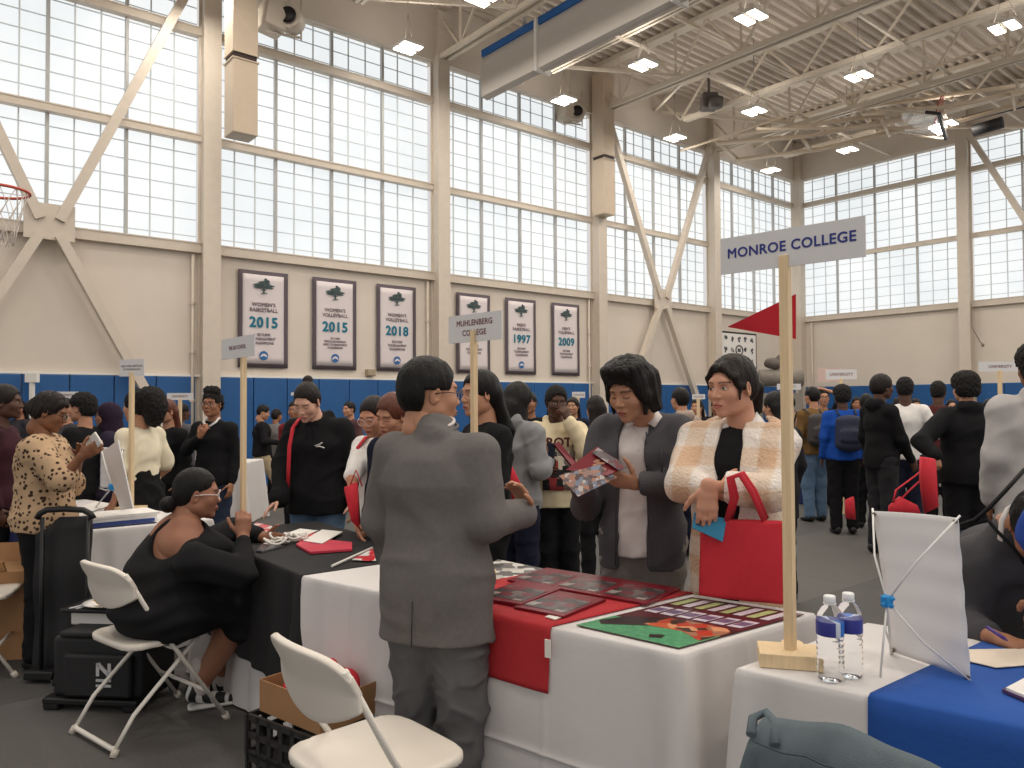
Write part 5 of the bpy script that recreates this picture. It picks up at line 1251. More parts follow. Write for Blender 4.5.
def folded_hoop(rx, ry, z, rz, label, rl):
    r = empty('retracted_backboard', room(rx, ry, z), YAW+rz, label, 'backboard'); B_ = Matrix.Rotation(-1.25, 4, 'X')
    mb = MB(); mb.box((0, 0, 0), (1.8, .02, 1.07)); mb.build('backboard', M_glass, r, M=B_)
    mb = MB(); mb.box((0, 0, -.54), (1.84, .06, .07), bevel=.01); mb.box((-.91, 0, -.42), (.05, .06, .28)); mb.box((.91, 0, -.42), (.05, .06, .28)); mb.build('edge_padding', M_blk, r, M=B_)
    mb = MB()
    for sx in (-1, 1): mb.bar((sx*.88, .02, -.5), (sx*.88, .02, .5), .04, .03)
    mb.bar((-.88, .02, .52), (.88, .02, .52), .03, .04); mb.build('steel_border', M_truss, r, M=B_)
    rim(r, B_ @ Matrix.Translation((0, -.40, -.35)) @ Matrix.Rotation(0, 4, 'Z'), True)
    mb = MB()
    for sx in (-.35, .35): mb.tube([(sx, .25, .05), (sx*1.6, rl*.5, -.02), (sx*2.2, rl, .15)], .055, 8)
    mb.tube([(0, .2, .3), (0, rl, .55)], .05, 8); mb.tube([(-.5, rl*.55, 0), (.5, rl*.55, 0)], .035, 8); mb.tube([(-.6, .6, .02), (.6, .6, .02)], .035, 8)
    mb.tube([(-.9, rl, .2), (.9, rl, .2)], .05, 8); mb.tube([(.0, rl*.5, .3), (.9, rl*.9, 1.3)], .03, 8); mb.build('folding_mast', M_tube, r)
folded_hoop(17.6, 7.3, 7.55, .30, 'retracted glass basketball backboard with orange rim under the roof before the corner', 4.2)
folded_hoop(18.6, 5.1, 7.75, .25, 'second retracted backboard under the roof at the right edge', 3.4)
mb = MB(); mb.tube([room(15.0, 9.6, 7.5), room(21.2, 5.2, 7.7)], .035, 8); mb.tube([room(14.9, 11.6, 7.5), room(15.9, 5.0, 8.0)], .03, 8)
o = mb.build('hoop_support_rail', M_tube); tag(o, 'long thin cream support rails carrying the retracted backboards', 'support rail')
mb = MB(); mb.tube([W(973, 131, 17.0), W(1003, 122, 16.6)], .13, 12); tag(mb.build('motor_drum', M_blk), 'short black winch drum under the roof near the right edge', 'winch')
mb = MB(); mb.tube([W(962, 120, 17.2), W(1030, 103, 16.4)], .07, 10); tag(mb.build('black_rail', M_blk), 'long black padded rail under the roof at the right edge', 'rail')
c = W(709, 102, 17.6); mb = MB(); mb.box((0, 0, 0), (.35, .35, .35), bevel=.03); mb.lathe([(.001, -.1), (.16, -.1), (.18, .1), (.001, .1)], (.1, -.2, -.1), 14); mb.tube([(0, 0, 0), (0, 0, .9)], .03, 6)
tag(mb.build('ceiling_winch', mat('dark_grey_winch', S(84, 78, 74), .5), None, c), 'dark winch unit hanging where the long cream rails meet above the far column', 'winch')
# rolled equipment in the corner
c = Vector((X(781, 15.5), 15.5, 0)); r = empty('equipment_rack', c, YAW-.9, 'grey rack with a rolled grey mat in the corner behind the tall sign pole', 'equipment rack')
mb = MB()
for sx in (-1, 1): mb.box((sx*.38, 0, 1.0), (.06, .06, 2.0)); mb.box((sx*.38, 0, .04), (.08, .6, .08))
mb.box((0, 0, 1.45), (.8, .25, .35)); mb.build('rack_frame', mat('grey_rack_steel', S(132, 124, 114), .5), r)
mb = MB(); mb.tube([(-.42, 0, 1.93), (.42, 0, 1.93)], .17, 18); mb.build('rolled_mat', mat('grey_mat_vinyl', S(126, 118, 108), .6, var=.15), r); F = Field(); F.ell((-.12, 0, 2.22), (.20, .14, .12), k=.02); F.ell((-.02, 0, 2.30), (.08, .1, .1), k=.03); F.noise(lambda x, y, z: .02*wob(x, y, z, 18, 2.)); np_obj('bundle', [F.mesh(.02)], mat('dark_bundle', S(92, 84, 78), .8), r, (0, 0, 0))
# tables further back
def far_table(px0, px1, Y, label, m=M_cloth, d=.7):
    x0, x1 = X(px0, Y), X(px1, Y); cloth_over('tablecloth', [(x1, Y), (x1+.0, Y+d), (x0, Y+d), (x0, Y)], ZT_, m, label, 'tablecloth', crease=False, folds=20, seed=px0*.1)
far_table(136, 244, 9.3, 'white tablecloth far behind between the cream blouse and the walker in khaki')
far_table(700, 768, 11.3, 'white tablecloth far behind the plaid coat woman')
far_table(802, 850, 11.0, 'dark blue tablecloth far behind the backpacks', M_navyc)
# ------------------------------------------------------------------ the people in front
def standing(label, px, Y, top, yaw, **k):
    """someone whose crown is seen at image height `top`"""
    z = CAMH+(403-top)*Y/FPX
    return Person(label, X(px, Y), Y, yaw, z, **k)

M_suit = cloth('grey_suit_wool', S(108, 104, 102), bscale=500, var=0.06, vscale=60)
M_suitp = cloth('grey_suit_trouser_wool', S(98, 97, 98), bscale=500, var=0.05, vscale=40)
M_fleece = cloth('charcoal_fleece', S(82, 80, 84), bscale=180, bump=0.4); M_polo = cloth('white_polo_cotton', S(214, 206, 202), bscale=300)
M_greyp = cloth('grey_trouser_cotton', S(128, 122, 118)); M_wpolo = cloth('white_shirt_cotton', S(226, 222, 218))
M_zip = mat('dark_zip', S(50, 48, 50), 0.5)

# man in the grey suit
yb = -0.42
p = Person('man in a grey suit with short black hair, back turned, beside the foreground chair', -0.255, 2.60, yb, 1.605, skin='tan', g=1.2, vox=.0065, hvox=.003,
    pose=dict(elR=W(486, 521, 2.50), wrR=W(528, 512, 2.70), handR=(W(519, 484, 2.70)-W(530, 512, 2.72), W(450, 500, 2.5)-W(529, 519, 2.72), .45), elL=(-.25, .02, 1.14), wrL=(-.235, .16, .93), shL=(-.172, -.005, 1.400), shR=(.172, -.005, 1.400), neck=(0, .0, 1.475), head=W(430, 394, 2.66), knL=(-.10, .03, .50), knR=(.10, .0, .50)),
    head=(-0.72, -.03, 0), hscale=1.05)
p.body(fat=.006, hands=('L', 'R'))
p.hair('short', vol=.006, noise=.0022, fr=120, fringe=-.004)
p.glasses(M_frame, w_=.024, hh=.017)
p.trousers(M_suitp, .022, .99, .007, .018)
def lap(F):
    N, H = p.J['neck'], p.J['head']; ax = (H-N).normalized()
    F.cone(N-ax*.03, N+ax*.012, .076, .066, .012)
p.top('suit_jacket', M_suit, .019, .93, .738, .0050, collar=None, k=.05, extra=lap, fr=13, neckcut=True, shoulder=.008)
N = p.J['neck']
mb = MB(); c = [N+p.d((.073*cos(t), .066*sin(t), .014+.018*sin(t))) for t in [2*pi*j/24 for j in range(24)]]
mb.tube([q-p.o for q in c], .0055, 6, closed=True); mb.build('jacket_collar', M_suit, p.root)
mb = MB(); c = [N+p.d((.060*cos(t), .056*sin(t), .030+.02*sin(t))) for t in [2*pi*j/24 for j in range(24)]]
mb.tube([q-p.o for q in c], .006, 6, closed=True); mb.build('shirt_collar', M_polo, p.root)
mb = MB(); mb.tube([p.wp((0.0, -.172, .90))-p.o, p.wp((0, -.178, .745))-p.o], .002, 5); mb.build('back_vent', M_zip, p.root)
p.shoes()

# young man with the magazine
pm = Person('young man in a charcoal fleece and white polo, wavy black hair, reading a brochure', X(641, 3.25), 3.25, pi-.38, 1.665, skin=(176, 130, 104), g=1.0, vox=.0065, hvox=.0028,
    pose=dict(wrL=W(634, 484, 3.02), elL=W(679, 486, 3.12), handL=(W(606, 476, 2.95)-W(634, 484, 3.02), Vector((-.1, .6, .5)), .5),
              wrR=W(582, 487, 3.03), elR=W(586, 505, 3.25), handR=(Vector((.25, -.6, .6)), Vector((.6, .4, -.2)), .45), head=W(631, 391, 3.14), neck=W(645, 416, 3.24)),
    head=(-.38, -.33, .0), hscale=1.02)
p = pm
p.body(eyes='down', lips=(158, 92, 82))
def wavy(F):
    for sg, a in ((1, 0), (-1, 1)):
        F.econe((sg*.066, .035, .080), (sg*.090, .022, -.02), (.036, .020), (.032, .015), (0, 1, 0), .02)
        F.econe((sg*.089, .022, -.01), (sg*.080, .040, -.085), (.026, .013), (.012, .007), (0, 1, 0), .02)
        F.econe((sg*.072, -.04, .05), (sg*.088, -.035, -.085), (.06, .030), (.035, .018), (0, 1, 0), .03)
    F.econe((-.05, .075, .098), (.05, .075, .098), (.022, .018), (.022, .018), (0, 0, 1), .02)
    F.ell((0, .02, .115), (.085, .085, .035), k=.03)
p.hair('long', m=M_hair, vol=.016, noise=.0045, fr=75, extra=wavy, fringe=.008)
p.top('polo_shirt', M_polo, .010, .45, .86, .003, fr=18, vox=.0065)
NN = p.J['neck']
mb = MB()
for sg in (-1, 1):
    a = NN+p.d((sg*.052, .02, .028)); b_ = NN+p.d((sg*.012, .068, -.02)); c_ = NN+p.d((sg*.058, .085, -.045)); d_ = NN+p.d((sg*.078, .03, -.002))
    mb.grid([[a-p.o, d_-p.o], [b_-p.o, c_-p.o]])
mb.build('polo_collar', M_polo, p.root, thick=.005)
mb = MB()
for k in range(2): mb.lathe([(.004, 0), (.004, .003)], NN+p.d((0.002, .118+.006*k, -.085-.05*k))-p.o, 8)
mb.build('button', M_polo, p.root)
p.trousers(M_greyp, .022, .99, .008, .02)
p.top('fleece_jacket', M_fleece, .024, .98, .805, .0055, open_=(.066, .052, .70, .012), cuff=.0, fr=15, k=.05)
for sg in (-1, 1):
    mb = MB(); z0 = .83; pts = []
    for k in range(9):
        t = k/8; zz = z0+(1.40-z0)*t; wd = (.070+(.058-.070)*t); pts.append(p.wp((sg*wd/p.k+.012, .150-.03*max(0, t-.5)-.012*abs(t-.5), zz))-p.o)
    mb.tube(pts, .003, 6); mb.build('zip', M_zip, p.root)
mb = MB(); mb.tube([p.wp((-.115, .150, 1.33))-p.o, p.wp((-.12, .156, 1.20))-p.o], .0035, 6); mb.build('pocket_zip', M_zip, p.root)
p.shoes()

# woman in the plaid coat
M_plaid = mat('cream_and_tan_plaid_fleece', S(222, 206, 188), 0.95, bump=0.9, bscale=90, sheen=0.3)
nt, b = nodes_of(M_plaid)
tc = nt.nodes.new('ShaderNodeTexCoord'); sep = nt.nodes.new('ShaderNodeSeparateXYZ'); mp = nt.nodes.new('ShaderNodeMapping'); mp.inputs['Rotation'].default_value = (0, 0, .55)
nt.links.new(tc.outputs['Object'], mp.inputs[0]); nt.links.new(mp.outputs[0], sep.inputs[0])
def wave(out, sc, ph):
    m1 = nt.nodes.new('ShaderNodeMath'); m1.operation = 'MULTIPLY_ADD'; m1.inputs[1].default_value = sc; m1.inputs[2].default_value = ph
    m2 = nt.nodes.new('ShaderNodeMath'); m2.operation = 'SINE'; m3 = nt.nodes.new('ShaderNodeMapRange'); m3.inputs[1].default_value = -.25; m3.inputs[2].default_value = .25
    nt.links.new(out, m1.inputs[0]); nt.links.new(m1.outputs[0], m2.inputs[0]); nt.links.new(m2.outputs[0], m3.inputs[0]); return m3.outputs[0]
a1, a2 = wave(sep.outputs['Z'], 46, .6), wave(sep.outputs['X'], 46, 1.2)
sm = nt.nodes.new('ShaderNodeMath'); sm.operation = 'ADD'; nt.links.new(a1, sm.inputs[0]); nt.links.new(a2, sm.inputs[1])
hf = nt.nodes.new('ShaderNodeMath'); hf.operation = 'MULTIPLY'; hf.inputs[1].default_value = .5; nt.links.new(sm.outputs[0], hf.inputs[0])
cr = nt.nodes.new('ShaderNodeValToRGB'); cr.color_ramp.elements[0].color = S(232, 222, 212); cr.color_ramp.elements[1].color = S(206, 170, 138); e = cr.color_ramp.elements.new(.5); e.color = S(222, 200, 178)
nt.links.new(hf.outputs[0], cr.inputs[0]); nt.links.new(cr.outputs[0], b.inputs['Base Color'])
pw = Person('woman in a cream and tan plaid fleece coat with a dark ponytail, arms folded', X(735, 2.95), 2.95, pi-.52, 1.625, skin=(200, 148, 122), g=1.02, vox=.0065, hvox=.0028,
    pose=dict(wrR=W(716, 492, 2.78), elR=W(683, 484, 2.86), handR=(Vector((1, .1, 0)), Vector((0, .9, .1)), .35),
              wrL=W(708, 486, 2.64), elL=W(771, 492, 2.74), handL=(Vector((-.05, -.05, -1)), Vector((.1, .9, .1)), .35), head=W(732, 387, 2.93), neck=W(742, 424, 2.97)),
    head=(-.46+.0, -.10, 0), hscale=1.02)
p = pw
p.body(eyes='open', gaze=.001, lips=(176, 100, 96), makeup=True, jaw=.88)
def ponyt(F):
    for sg in (-1, 1):
        F.econe((sg*.020, .072, .088), (sg*.066, .052, .045), (.016, .009), (.018, .008), (0, 1, 0), .02); F.econe((sg*.066, .050, .045), (sg*.077, .036, .005), (.018, .008), (.016, .007), (0, 1, 0), .02)
        F.econe((sg*.077, .038, .01), (sg*.074, .048, -.045), (.012, .006), (.005, .004), (0, 1, 0), .01)
    F.cone((0, -.105, .005), (0, -.14, -.02), .030, .028, .02); F.cone((0, -.14, -.02), (0, -.150, -.11), .034, .016, .02)
p.hair('back', m=M_hairb, vol=.004, noise=.0022, fr=110, extra=ponyt)
p.top('black_top', M_black, .010, .3, .88, .002)
NN = p.J['neck']
mb = MB()
for sg in (-1, 1):
    a = NN+p.d((sg*.050, -.02, .045)); b_ = NN+p.d((sg*.012, .072, -.045)); c_ = NN+p.d((sg*.062, .085, -.07)); d_ = NN+p.d((sg*.090, .0, .0))
    m1_, m2_ = NN+p.d((sg*.048, .045, .008)), NN+p.d((sg*.092, .055, -.025))
    mb.grid([[a-p.o, d_-p.o], [m1_-p.o, m2_-p.o], [b_-p.o, c_-p.o]])
mb.build('shirt_collar', M_wpolo, p.root, thick=.006)
p.trousers(M_black, .012, .98)
def bulk(F):
    for a in ('L', 'R'):
        F.cone(p.J['el'+a], p.J['el'+a].lerp(p.J['wr'+a], .90), .052, .046, .02)
p.top('plaid_coat', M_plaid, .026, .97, .42, .006, open_=(.035, .045, .62, .0), fr=14, k=.05, extra=bulk, shoulder=.006, neckcut=True)
for sg in (-1, 1):   # wide fleece collar
    mb = MB(); rows = []
    for k in range(8):
        t = k/7; cc = NN+p.d((sg*(.072+.030*sin(t*pi)), -.05+.155*t, .030-.165*t*t))
        o2 = p.d((sg*.080, .012+.02*t, -.040)); rows.append([cc-p.o, cc+o2*.5+Vector((0, 0, .012))-p.o, cc+o2-p.o])
    mb.grid(rows); o = mb.build('coat_collar', M_plaid, p.root, thick=.018)
    md = o.modifiers.new('sub', 'SUBSURF'); md.levels = 2; md.render_levels = 2
mb = MB(); mb.lathe([(.0, 0), (.012, 0), (.012, .006), (0, .008)], (0, 0, 0), 14, M=frame(p.wp((.075, .175, 1.20))-p.o, p.d((1, 0, 0)), (0, 0, 1)))
mb.build('coat_button', mat('brown_button', S(70, 50, 40), .4), p.root); p.shoes()

# seated woman in black
M_dress = cloth('black_dress_crepe', S(30, 30, 32), bscale=220, var=0.06)
cw = Vector((-1.60, 3.53, 0)); fwd = Vector((cos(RD(46)), sin(RD(46)), 0)); yw = RD(46)-pi/2; lat = Vector((fwd.y, -fwd.x, 0))
hp = cw+Vector((0, 0, .545))+fwd*.02
p = Person('woman in a black dress with a low hair bun and pale glasses, seated', hp.x, hp.y, yw, 1.62, skin=(150, 104, 82), g=1.5, vox=.0075, hvox=.003,
    pose=dict(pelvis=hp+Vector((0, 0, .02)), waist=hp+fwd*.03+Vector((0, 0, .13)), chest=hp+fwd*.07+Vector((0, 0, .22)), neck=W(185, 527, 3.52), head=W(197, 494, 3.58),
              shL=W(176, 556, 3.72), shR=W(194, 562, 3.36), hipL=hp-lat*.10-Vector((0, 0, .0)), hipR=hp+lat*.10-Vector((0, 0, .0)),
              knL=hp+fwd*.40-lat*.15+Vector((0, 0, .02)), knR=hp+fwd*.36+lat*.13+Vector((0, 0, .0)), anL=W(218, 676, 3.90), anR=W(200, 684, 3.72),
              elR=W(243, 574, 3.42), wrR=W(243, 536, 3.60), handR=(Vector((-.02, .10, 1)), Vector((-.3, .9, 0)), .75), elL=hp+fwd*.42-lat*.2+Vector((0, 0, .26)), wrL=hp+fwd*.50-lat*.02+Vector((0, 0, .235)),
              toeL=(.10, 1, .02), toeR=(.35, 1, .02)), head=(-.42, -.08, 0), hscale=1.02)
pseat = p
p.body(fat=.012, thick=.006, jaw=1.05, lips=(120, 66, 62))
def bun(F): F.ell((0, -.125, -.055), (.044, .040, .040), k=.012)
p.hair('back', m=M_hair, vol=-.002, noise=.0012, fr=120, extra=bun)
p.glasses(M_clearframe, w_=.027, hh=.021, th=.0026)
F = Field(); J = p.J; SH = (J['shL']+J['shR'])/2
F.econe(J['pelvis']-Vector((0, 0, .02)), J['waist'], (.25, .185), (.235, .175), lat, .06)
F.ell(hp-fwd*.02+Vector((0, 0, -.01)), (.25, .21, .125), p.R, .06)
F.econe(J['waist'], J['chest'], (.235, .175), (.21, .150), lat, .06)
F.econe(J['chest'], SH-Vector((0, 0, .03)), (.20, .140), (.16, .085), p.sdir, .05)
F.ell(J['chest']+fwd*.12-Vector((0, 0, .02)), (.17, .12, .11), p.R, .05)
for a in ('shL', 'shR'): F.cone(SH-Vector((0, 0, .01)), J[a], .070, .070, .03); F.cone(J['neck']-Vector((0, 0, .05)), J[a], .045, .045, .02)
for a in ('L', 'R'): F.cone(J['sh'+a], J['el'+a], .078, .062, .025); F.cone(J['el'+a], J['el'+a].lerp(J['wr'+a], .78), .060, .042, .02)
for a in ('L', 'R'):
    F.cone(J['hip'+a], J['kn'+a], .135, .115, .04); F.cone(J['kn'+a], J['kn'+a]-fwd*.03+Vector((0, 0, -.12)), .112, .110, .04)
F.econe(hp+fwd*.1-Vector((0, 0, .03)), hp+fwd*.36-Vector((0, 0, .06)), (.20, .09), (.21, .10), lat, .05)
# low neckline at the back
bk = J['neck']-fwd*.10+Vector((0, 0, -.045)); F.ell(bk+lat*.02, (.088, .085, .082), p.R, .008, sub=True)
F.cone(J['neck']-Vector((0, 0, .03)), J['head'], .072, .075, .01, sub=True)
F.noise(lambda x, y, z: .005*np.sin(z*75+3*np.sin(x*9+y*7))*np.clip((1.0-z)*3, 0, 1)+.005*wob(x, y, z, 16, 3.))
p.fin(F, 'dress', M_dress, .0075, 0)
F = Field()   # bare upper back and shins belong to the body; close them with one more skin surface
F.econe(J['chest'], SH-Vector((0, 0, .03)), (.18, .128), (.150, .078), p.sdir, .05)
F.cone(SH-Vector((0, 0, .02)), J['shL'], .055, .055, .02); F.cone(SH-Vector((0, 0, .02)), J['shR'], .055, .055, .02)
F.ell(J['neck']-fwd*.03-Vector((0, 0, .075)), (.12, .085, .085), p.R, .04)
F.cone(J['neck']-Vector((0, 0, .06)), J['neck'], .085, .064, .04)
for a in ('L', 'R'): F.cone(J['kn'+a], J['kn'+a].lerp(J['an'+a], .45), .070, .068, .03); F.cone(J['kn'+a].lerp(J['an'+a], .45), J['an'+a], .068, .044, .03)
P_, Q_ = F.mesh(.009); c_ = np.tile(p.skin, (len(P_), 1))
bo = [o for o in COL.objects if o.parent == p.root and o.name.startswith('body')][0]
tmp = np_obj('tmp', [(P_, Q_)], M_skin, None, p.o, [c_])
bm = bmesh.new(); bm.from_mesh(bo.data); bm.from_mesh(tmp.data); bm.to_mesh(bo.data); bm.free(); bpy.data.objects.remove(tmp)
for f_ in bo.data.polygons: f_.use_smooth = True
F = Field()
for a in ('L', 'R'): F.cone(J['an'+a]+Vector((0, 0, .085)), J['an'+a]-Vector((0, 0, .02)), .046, .044, .02)
p.fin(F, 'sock', cloth('pale_sock', S(196, 186, 180)), .008, .001)
M_bw = mat('black_and_white_trainer', S(30, 30, 32), 0.6)
nt, b = nodes_of(M_bw); tc = nt.nodes.new('ShaderNodeTexCoord'); wv = nt.nodes.new('ShaderNodeTexWave'); wv.inputs['Scale'].default_value = 7; wv.inputs['Distortion'].default_value = 6; wv.inputs['Detail'].default_value = 0.5
cr = nt.nodes.new('ShaderNodeValToRGB'); cr.color_ramp.interpolation = 'CONSTANT'; cr.color_ramp.elements[0].color = S(28, 28, 30); cr.color_ramp.elements[1].color = S(205, 203, 200); cr.color_ramp.elements[1].position = .68
nt.links.new(tc.outputs['Object'], wv.inputs[0]); nt.links.new(wv.outputs[0], cr.inputs[0]); nt.links.new(cr.outputs[0], b.inputs['Base Color'])
p.shoes(M_bw, L=.27, vox=.005, soles=True)


# woman in the black hoodie, head bowed
p = standing('woman in a black hoodie with a hair bun, head bowed over the black table', 318, 4.85, 377, pi-.12, skin=(206, 160, 138), g=1.08, vox=.008, hvox=.0035,
    pose=dict(wrR=W(279, 500, 4.68), elR=W(283, 463, 4.82), handR=(Vector((-.5, -.5, -.5)), Vector((.6, .1, -.5)), .25), elL=(-.25, -.02, 1.14), wrL=(-.26, .02, .93), head=(.03, .12, 1.59), neck=(0, .03, 1.475)), head=(-.10, -.50, -.05), hscale=1.02)
p.body(eyes='down', lips=(182, 104, 98), jaw=.9)
p.hair('back', m=M_hairb, vol=-.001, noise=.0012, fr=120, extra=lambda F: F.ell((.01, -.085, .115), (.034, .034, .032), k=.012))
p.trousers(M_jean, .016, .98); p.top('hoodie', M_black, .028, .965, .84, .006, hood=True, cuff=.002, fr=15)
mb = MB(); mm = frame(p.wp((-.075, .162, 1.30))-p.o, p.d((-1, .25, 0)), (0, 0, 1))
for (a_, b2) in (((-.03, 0), (.01, .012)), ((-.005, .0), (.035, -.012)), ((.0, .01), (.02, .02)), ((-.02, -.006), (.0, -.004))):
    mb.bar(mm @ Vector((*a_, .006)), mm @ Vector((*b2, .006)), .010, .004)
mb.build('white_print', M_white, p.root)
mb = MB()
for sg in (-1, 1): mb.tube([p.wp((sg*.02, .125, 1.43))-p.o, p.wp((sg*.03, .152, 1.34))-p.o, p.wp((sg*.025, .156, 1.24))-p.o], .003, 6)
mb.build('drawstring', M_black, p.root)
mb = MB(); mb.tube([p.wp(v)-p.o for v in ((.115, -.08, 1.46), (.12, .03, 1.475), (.125, .125, 1.42), (.13, .172, 1.30), (.135, .175, 1.15), (.15, .15, 1.0))], .013, 8, flat=.45); mb.build('red_strap', M_red, p.root)
p.shoes()

# two girls leaning in behind the suit
p = standing('girl with round glasses in a white shirt leaning over the black table', 383, 4.30, 392, pi-.45, skin=(196, 140, 112), vox=.009, hvox=.004,
    pose=dict(wrR=W(357, 523, 4.02), elR=W(352, 478, 4.12), handR=(Vector((.3, -.4, -.9)), Vector((.8, .2, 0)), .3), head=(.0, .10, 1.60)), head=(.0, -.35, 0))
p.body(eyes='down'); p.hair('back', m=M_hairb, vol=.001, noise=.001); p.glasses(M_clearframe, w_=.027, hh=.023, th=.0018, lens=False)
p.trousers(M_djean); p.top('white_tee', M_wpolo, .014, .45, .84, .004)
mb = MB(); mb.tube([p.wp(v)-p.o for v in ((.11, -.07, 1.455), (.115, .03, 1.465), (.12, .11, 1.40), (.125, .150, 1.28), (.13, .15, 1.10))], .013, 8, flat=.45); mb.build('red_strap', M_red, p.root); p.shoes()
p = standing('girl with auburn hair, face tilted down, half hidden behind the suited man', 400, 4.05, 391, pi-.5, skin='tan', vox=.011, hvox=.004, pose=dict(head=(.0, .08, 1.61)), head=(-.1, -.35, -.15))
p.body(eyes='down'); p.hair('back', m=M_aub, vol=.006, noise=.002, extra=lambda F: F.econe((0, -.09, 0), (0, -.09, -.16), (.08, .03), (.06, .02), (1, 0, 0), .03)); p.trousers(M_black); p.top('dark_sweater', M_navy, .018); p.shoes()

# girl with long black hair facing the suit
p = standing('woman with very long straight black hair in a black jacket, facing the suited man', 484, 3.86, 372, 1.95, skin='tan', vox=.009, hvox=.004, pose=dict(wrR=(.16, .26, 1.06), wrL=(-.18, .24, 1.02)), head=(.15, -.05, 0))
p.body()
p.hair('back', m=M_hair, vol=.006, noise=.002, extra=lambda F: (F.econe((0, -.075, .0), (0, -.125, -.20), (.085, .045), (.11, .045), (1, 0, 0), .04), F.econe((0, -.125, -.20), (0, -.10, -.56), (.11, .045), (.085, .025), (1, 0, 0), .04)), vox=.006)
p.trousers(M_black); p.top('black_jacket', M_black, .024, hem=.88); p.shoes()

# grey hoodie, back turned
M_gh = cloth('grey_marl_hoodie', S(138, 138, 138)); M_cream2 = cloth('cream_sweatshirt', S(222, 206, 172))
p = standing('person in a grey hoodie with long black hair, seen from behind, holding a phone', 516, 4.95, 383, -.75, skin='brown', g=.95, vox=.009, hvox=.004, pose=dict(wrR=W(548, 462, 5.0), elR=W(540, 470, 4.78), handR=(Vector((.3, .4, .6)), Vector((-.7, .3, .2)), .5)), head=(-.2, -.25, 0))
p.body(); p.hair('hijab', m=M_hair, vol=0, noise=.003, fr=60, extra=lambda F: F.econe((0, -.09, -.06), (0, -.13, -.30), (.09, .045), (.06, .03), (1, 0, 0), .04), vox=.006)
p.trousers(M_navy, .02); p.top('grey_hoodie', M_gh, .03, .97, .86, .006, hood=True); p.shoes()
mb = MB(); c = W(550, 452, 4.98); mb.box(c-p.o, (.065, .01, .12), Matrix.Rotation(-.5, 3, 'Z') @ Matrix.Rotation(-.4, 3, 'X'), bevel=.003)
ph = mb.build('phone', M_navy, None, loc=p.o); tag(ph, 'dark phone held by the person in the grey hoodie', 'phone')

# cream printed sweatshirt
p = standing('young person in a cream sweatshirt with PROTE print, hand on chin, black trousers', 556, 5.35, 387, pi+.05, skin='dark', g=.9, vox=.009, hvox=.004,
    pose=dict(wrL=W(569, 421, 5.20), elL=W(586, 452, 5.2), handL=(Vector((-.35, -.1, .8)), Vector((-.5, .6, 0)), .8), wrR=W(541, 470, 5.15)), head=(.1, -.1, 0))
p.body(); p.hair('short', m=M_curly, vol=.006, noise=.003, fr=150)
p.trousers(M_black, .025, .99, .006, .03); p.top('cream_sweatshirt', M_cream2, .032, .97, .83, .005, hood=True)
fm = frame(p.wp((0, .168, 1.27))-p.o, p.d((-1, 0, 0)), (0, 0, 1))
text_mesh('PROTE', .085, mat('brown_print', S(84, 44, 40), .8), 'chest_print', p.root, fm @ Matrix.Translation((0, .050, .004)), .004, 0, 1.0, heavy=.003)
M_gfx = glossy_print('black_white_print', [S(28, 26, 28), S(205, 196, 180), S(40, 38, 40), S(160, 60, 60), S(120, 112, 104), S(220, 210, 190)], (22, 22, 22), .8)
mb = MB(); rows = []
for a_ in range(7):
    rows.append([fm @ Vector(((a_/6-.5)*.22, -.01-.26*b2/6, -.016*(abs(a_/6-.5)*2)**2)) for b2 in range(7)])
mb.grid(rows); mb.build('picture_print', M_gfx, p.root, thick=.006)
p.shoes()
# ------------------------------------------------------------------ people further back
def cl(name, r, g, b_): return cloth(name, S(r, g, b_))
def crowd(label, px, Y, top, yaw, skin='brown', hair=('short', M_hair, .004), shirt=('top', M_black, .97), legs=M_black, head=(0, 0, 0), pose=None, g=1.0, hood=False, hem=.88, extra=None, lowv=False, skirt=None, beard=None, hx=None, i=.017, h=None):
    v = .0125 if Y < 7.5 else .015
    k = dict(skin=skin, g=g, vox=v, hvox=.0052 if Y < 7.5 else .0065, pose=pose, head=head)
    p = standing(label, px, Y, top, yaw, **k) if h is None else Person(label, X(px, Y), Y, yaw, h, **k)
    p.body(beard=beard)
    if hair: p.hair(hair[0], m=hair[1], vol=hair[2], noise=.0075 if hair[1] is M_curly else .002, fr=120 if hair[1] is M_curly else 90, extra=hx)
    if skirt: p.skirt(skirt, .5, i=.03)
    else: p.trousers(legs, .018, .99)
    p.top(shirt[0], shirt[1], i, shirt[2], hem, .006, hood=hood, fr=15, wide=.01 if shirt[2] < .6 else 0)
    p.shoes()
    return p
LONG = lambda F: (F.econe((0, -.075, .0), (0, -.11, -.20), (.085, .04), (.10, .04), (1, 0, 0), .04), F.econe((0, -.11, -.20), (0, -.09, -.34), (.10, .04), (.07, .02), (1, 0, 0), .04))
PONY = lambda F: (F.ell((0, -.12, .06), (.12, .10, .10), k=.02), F.ell((0, -.16, .0), (.10, .09, .11), k=.03), F.ell((0, -.15, -.09), (.075, .06, .07), k=.03))

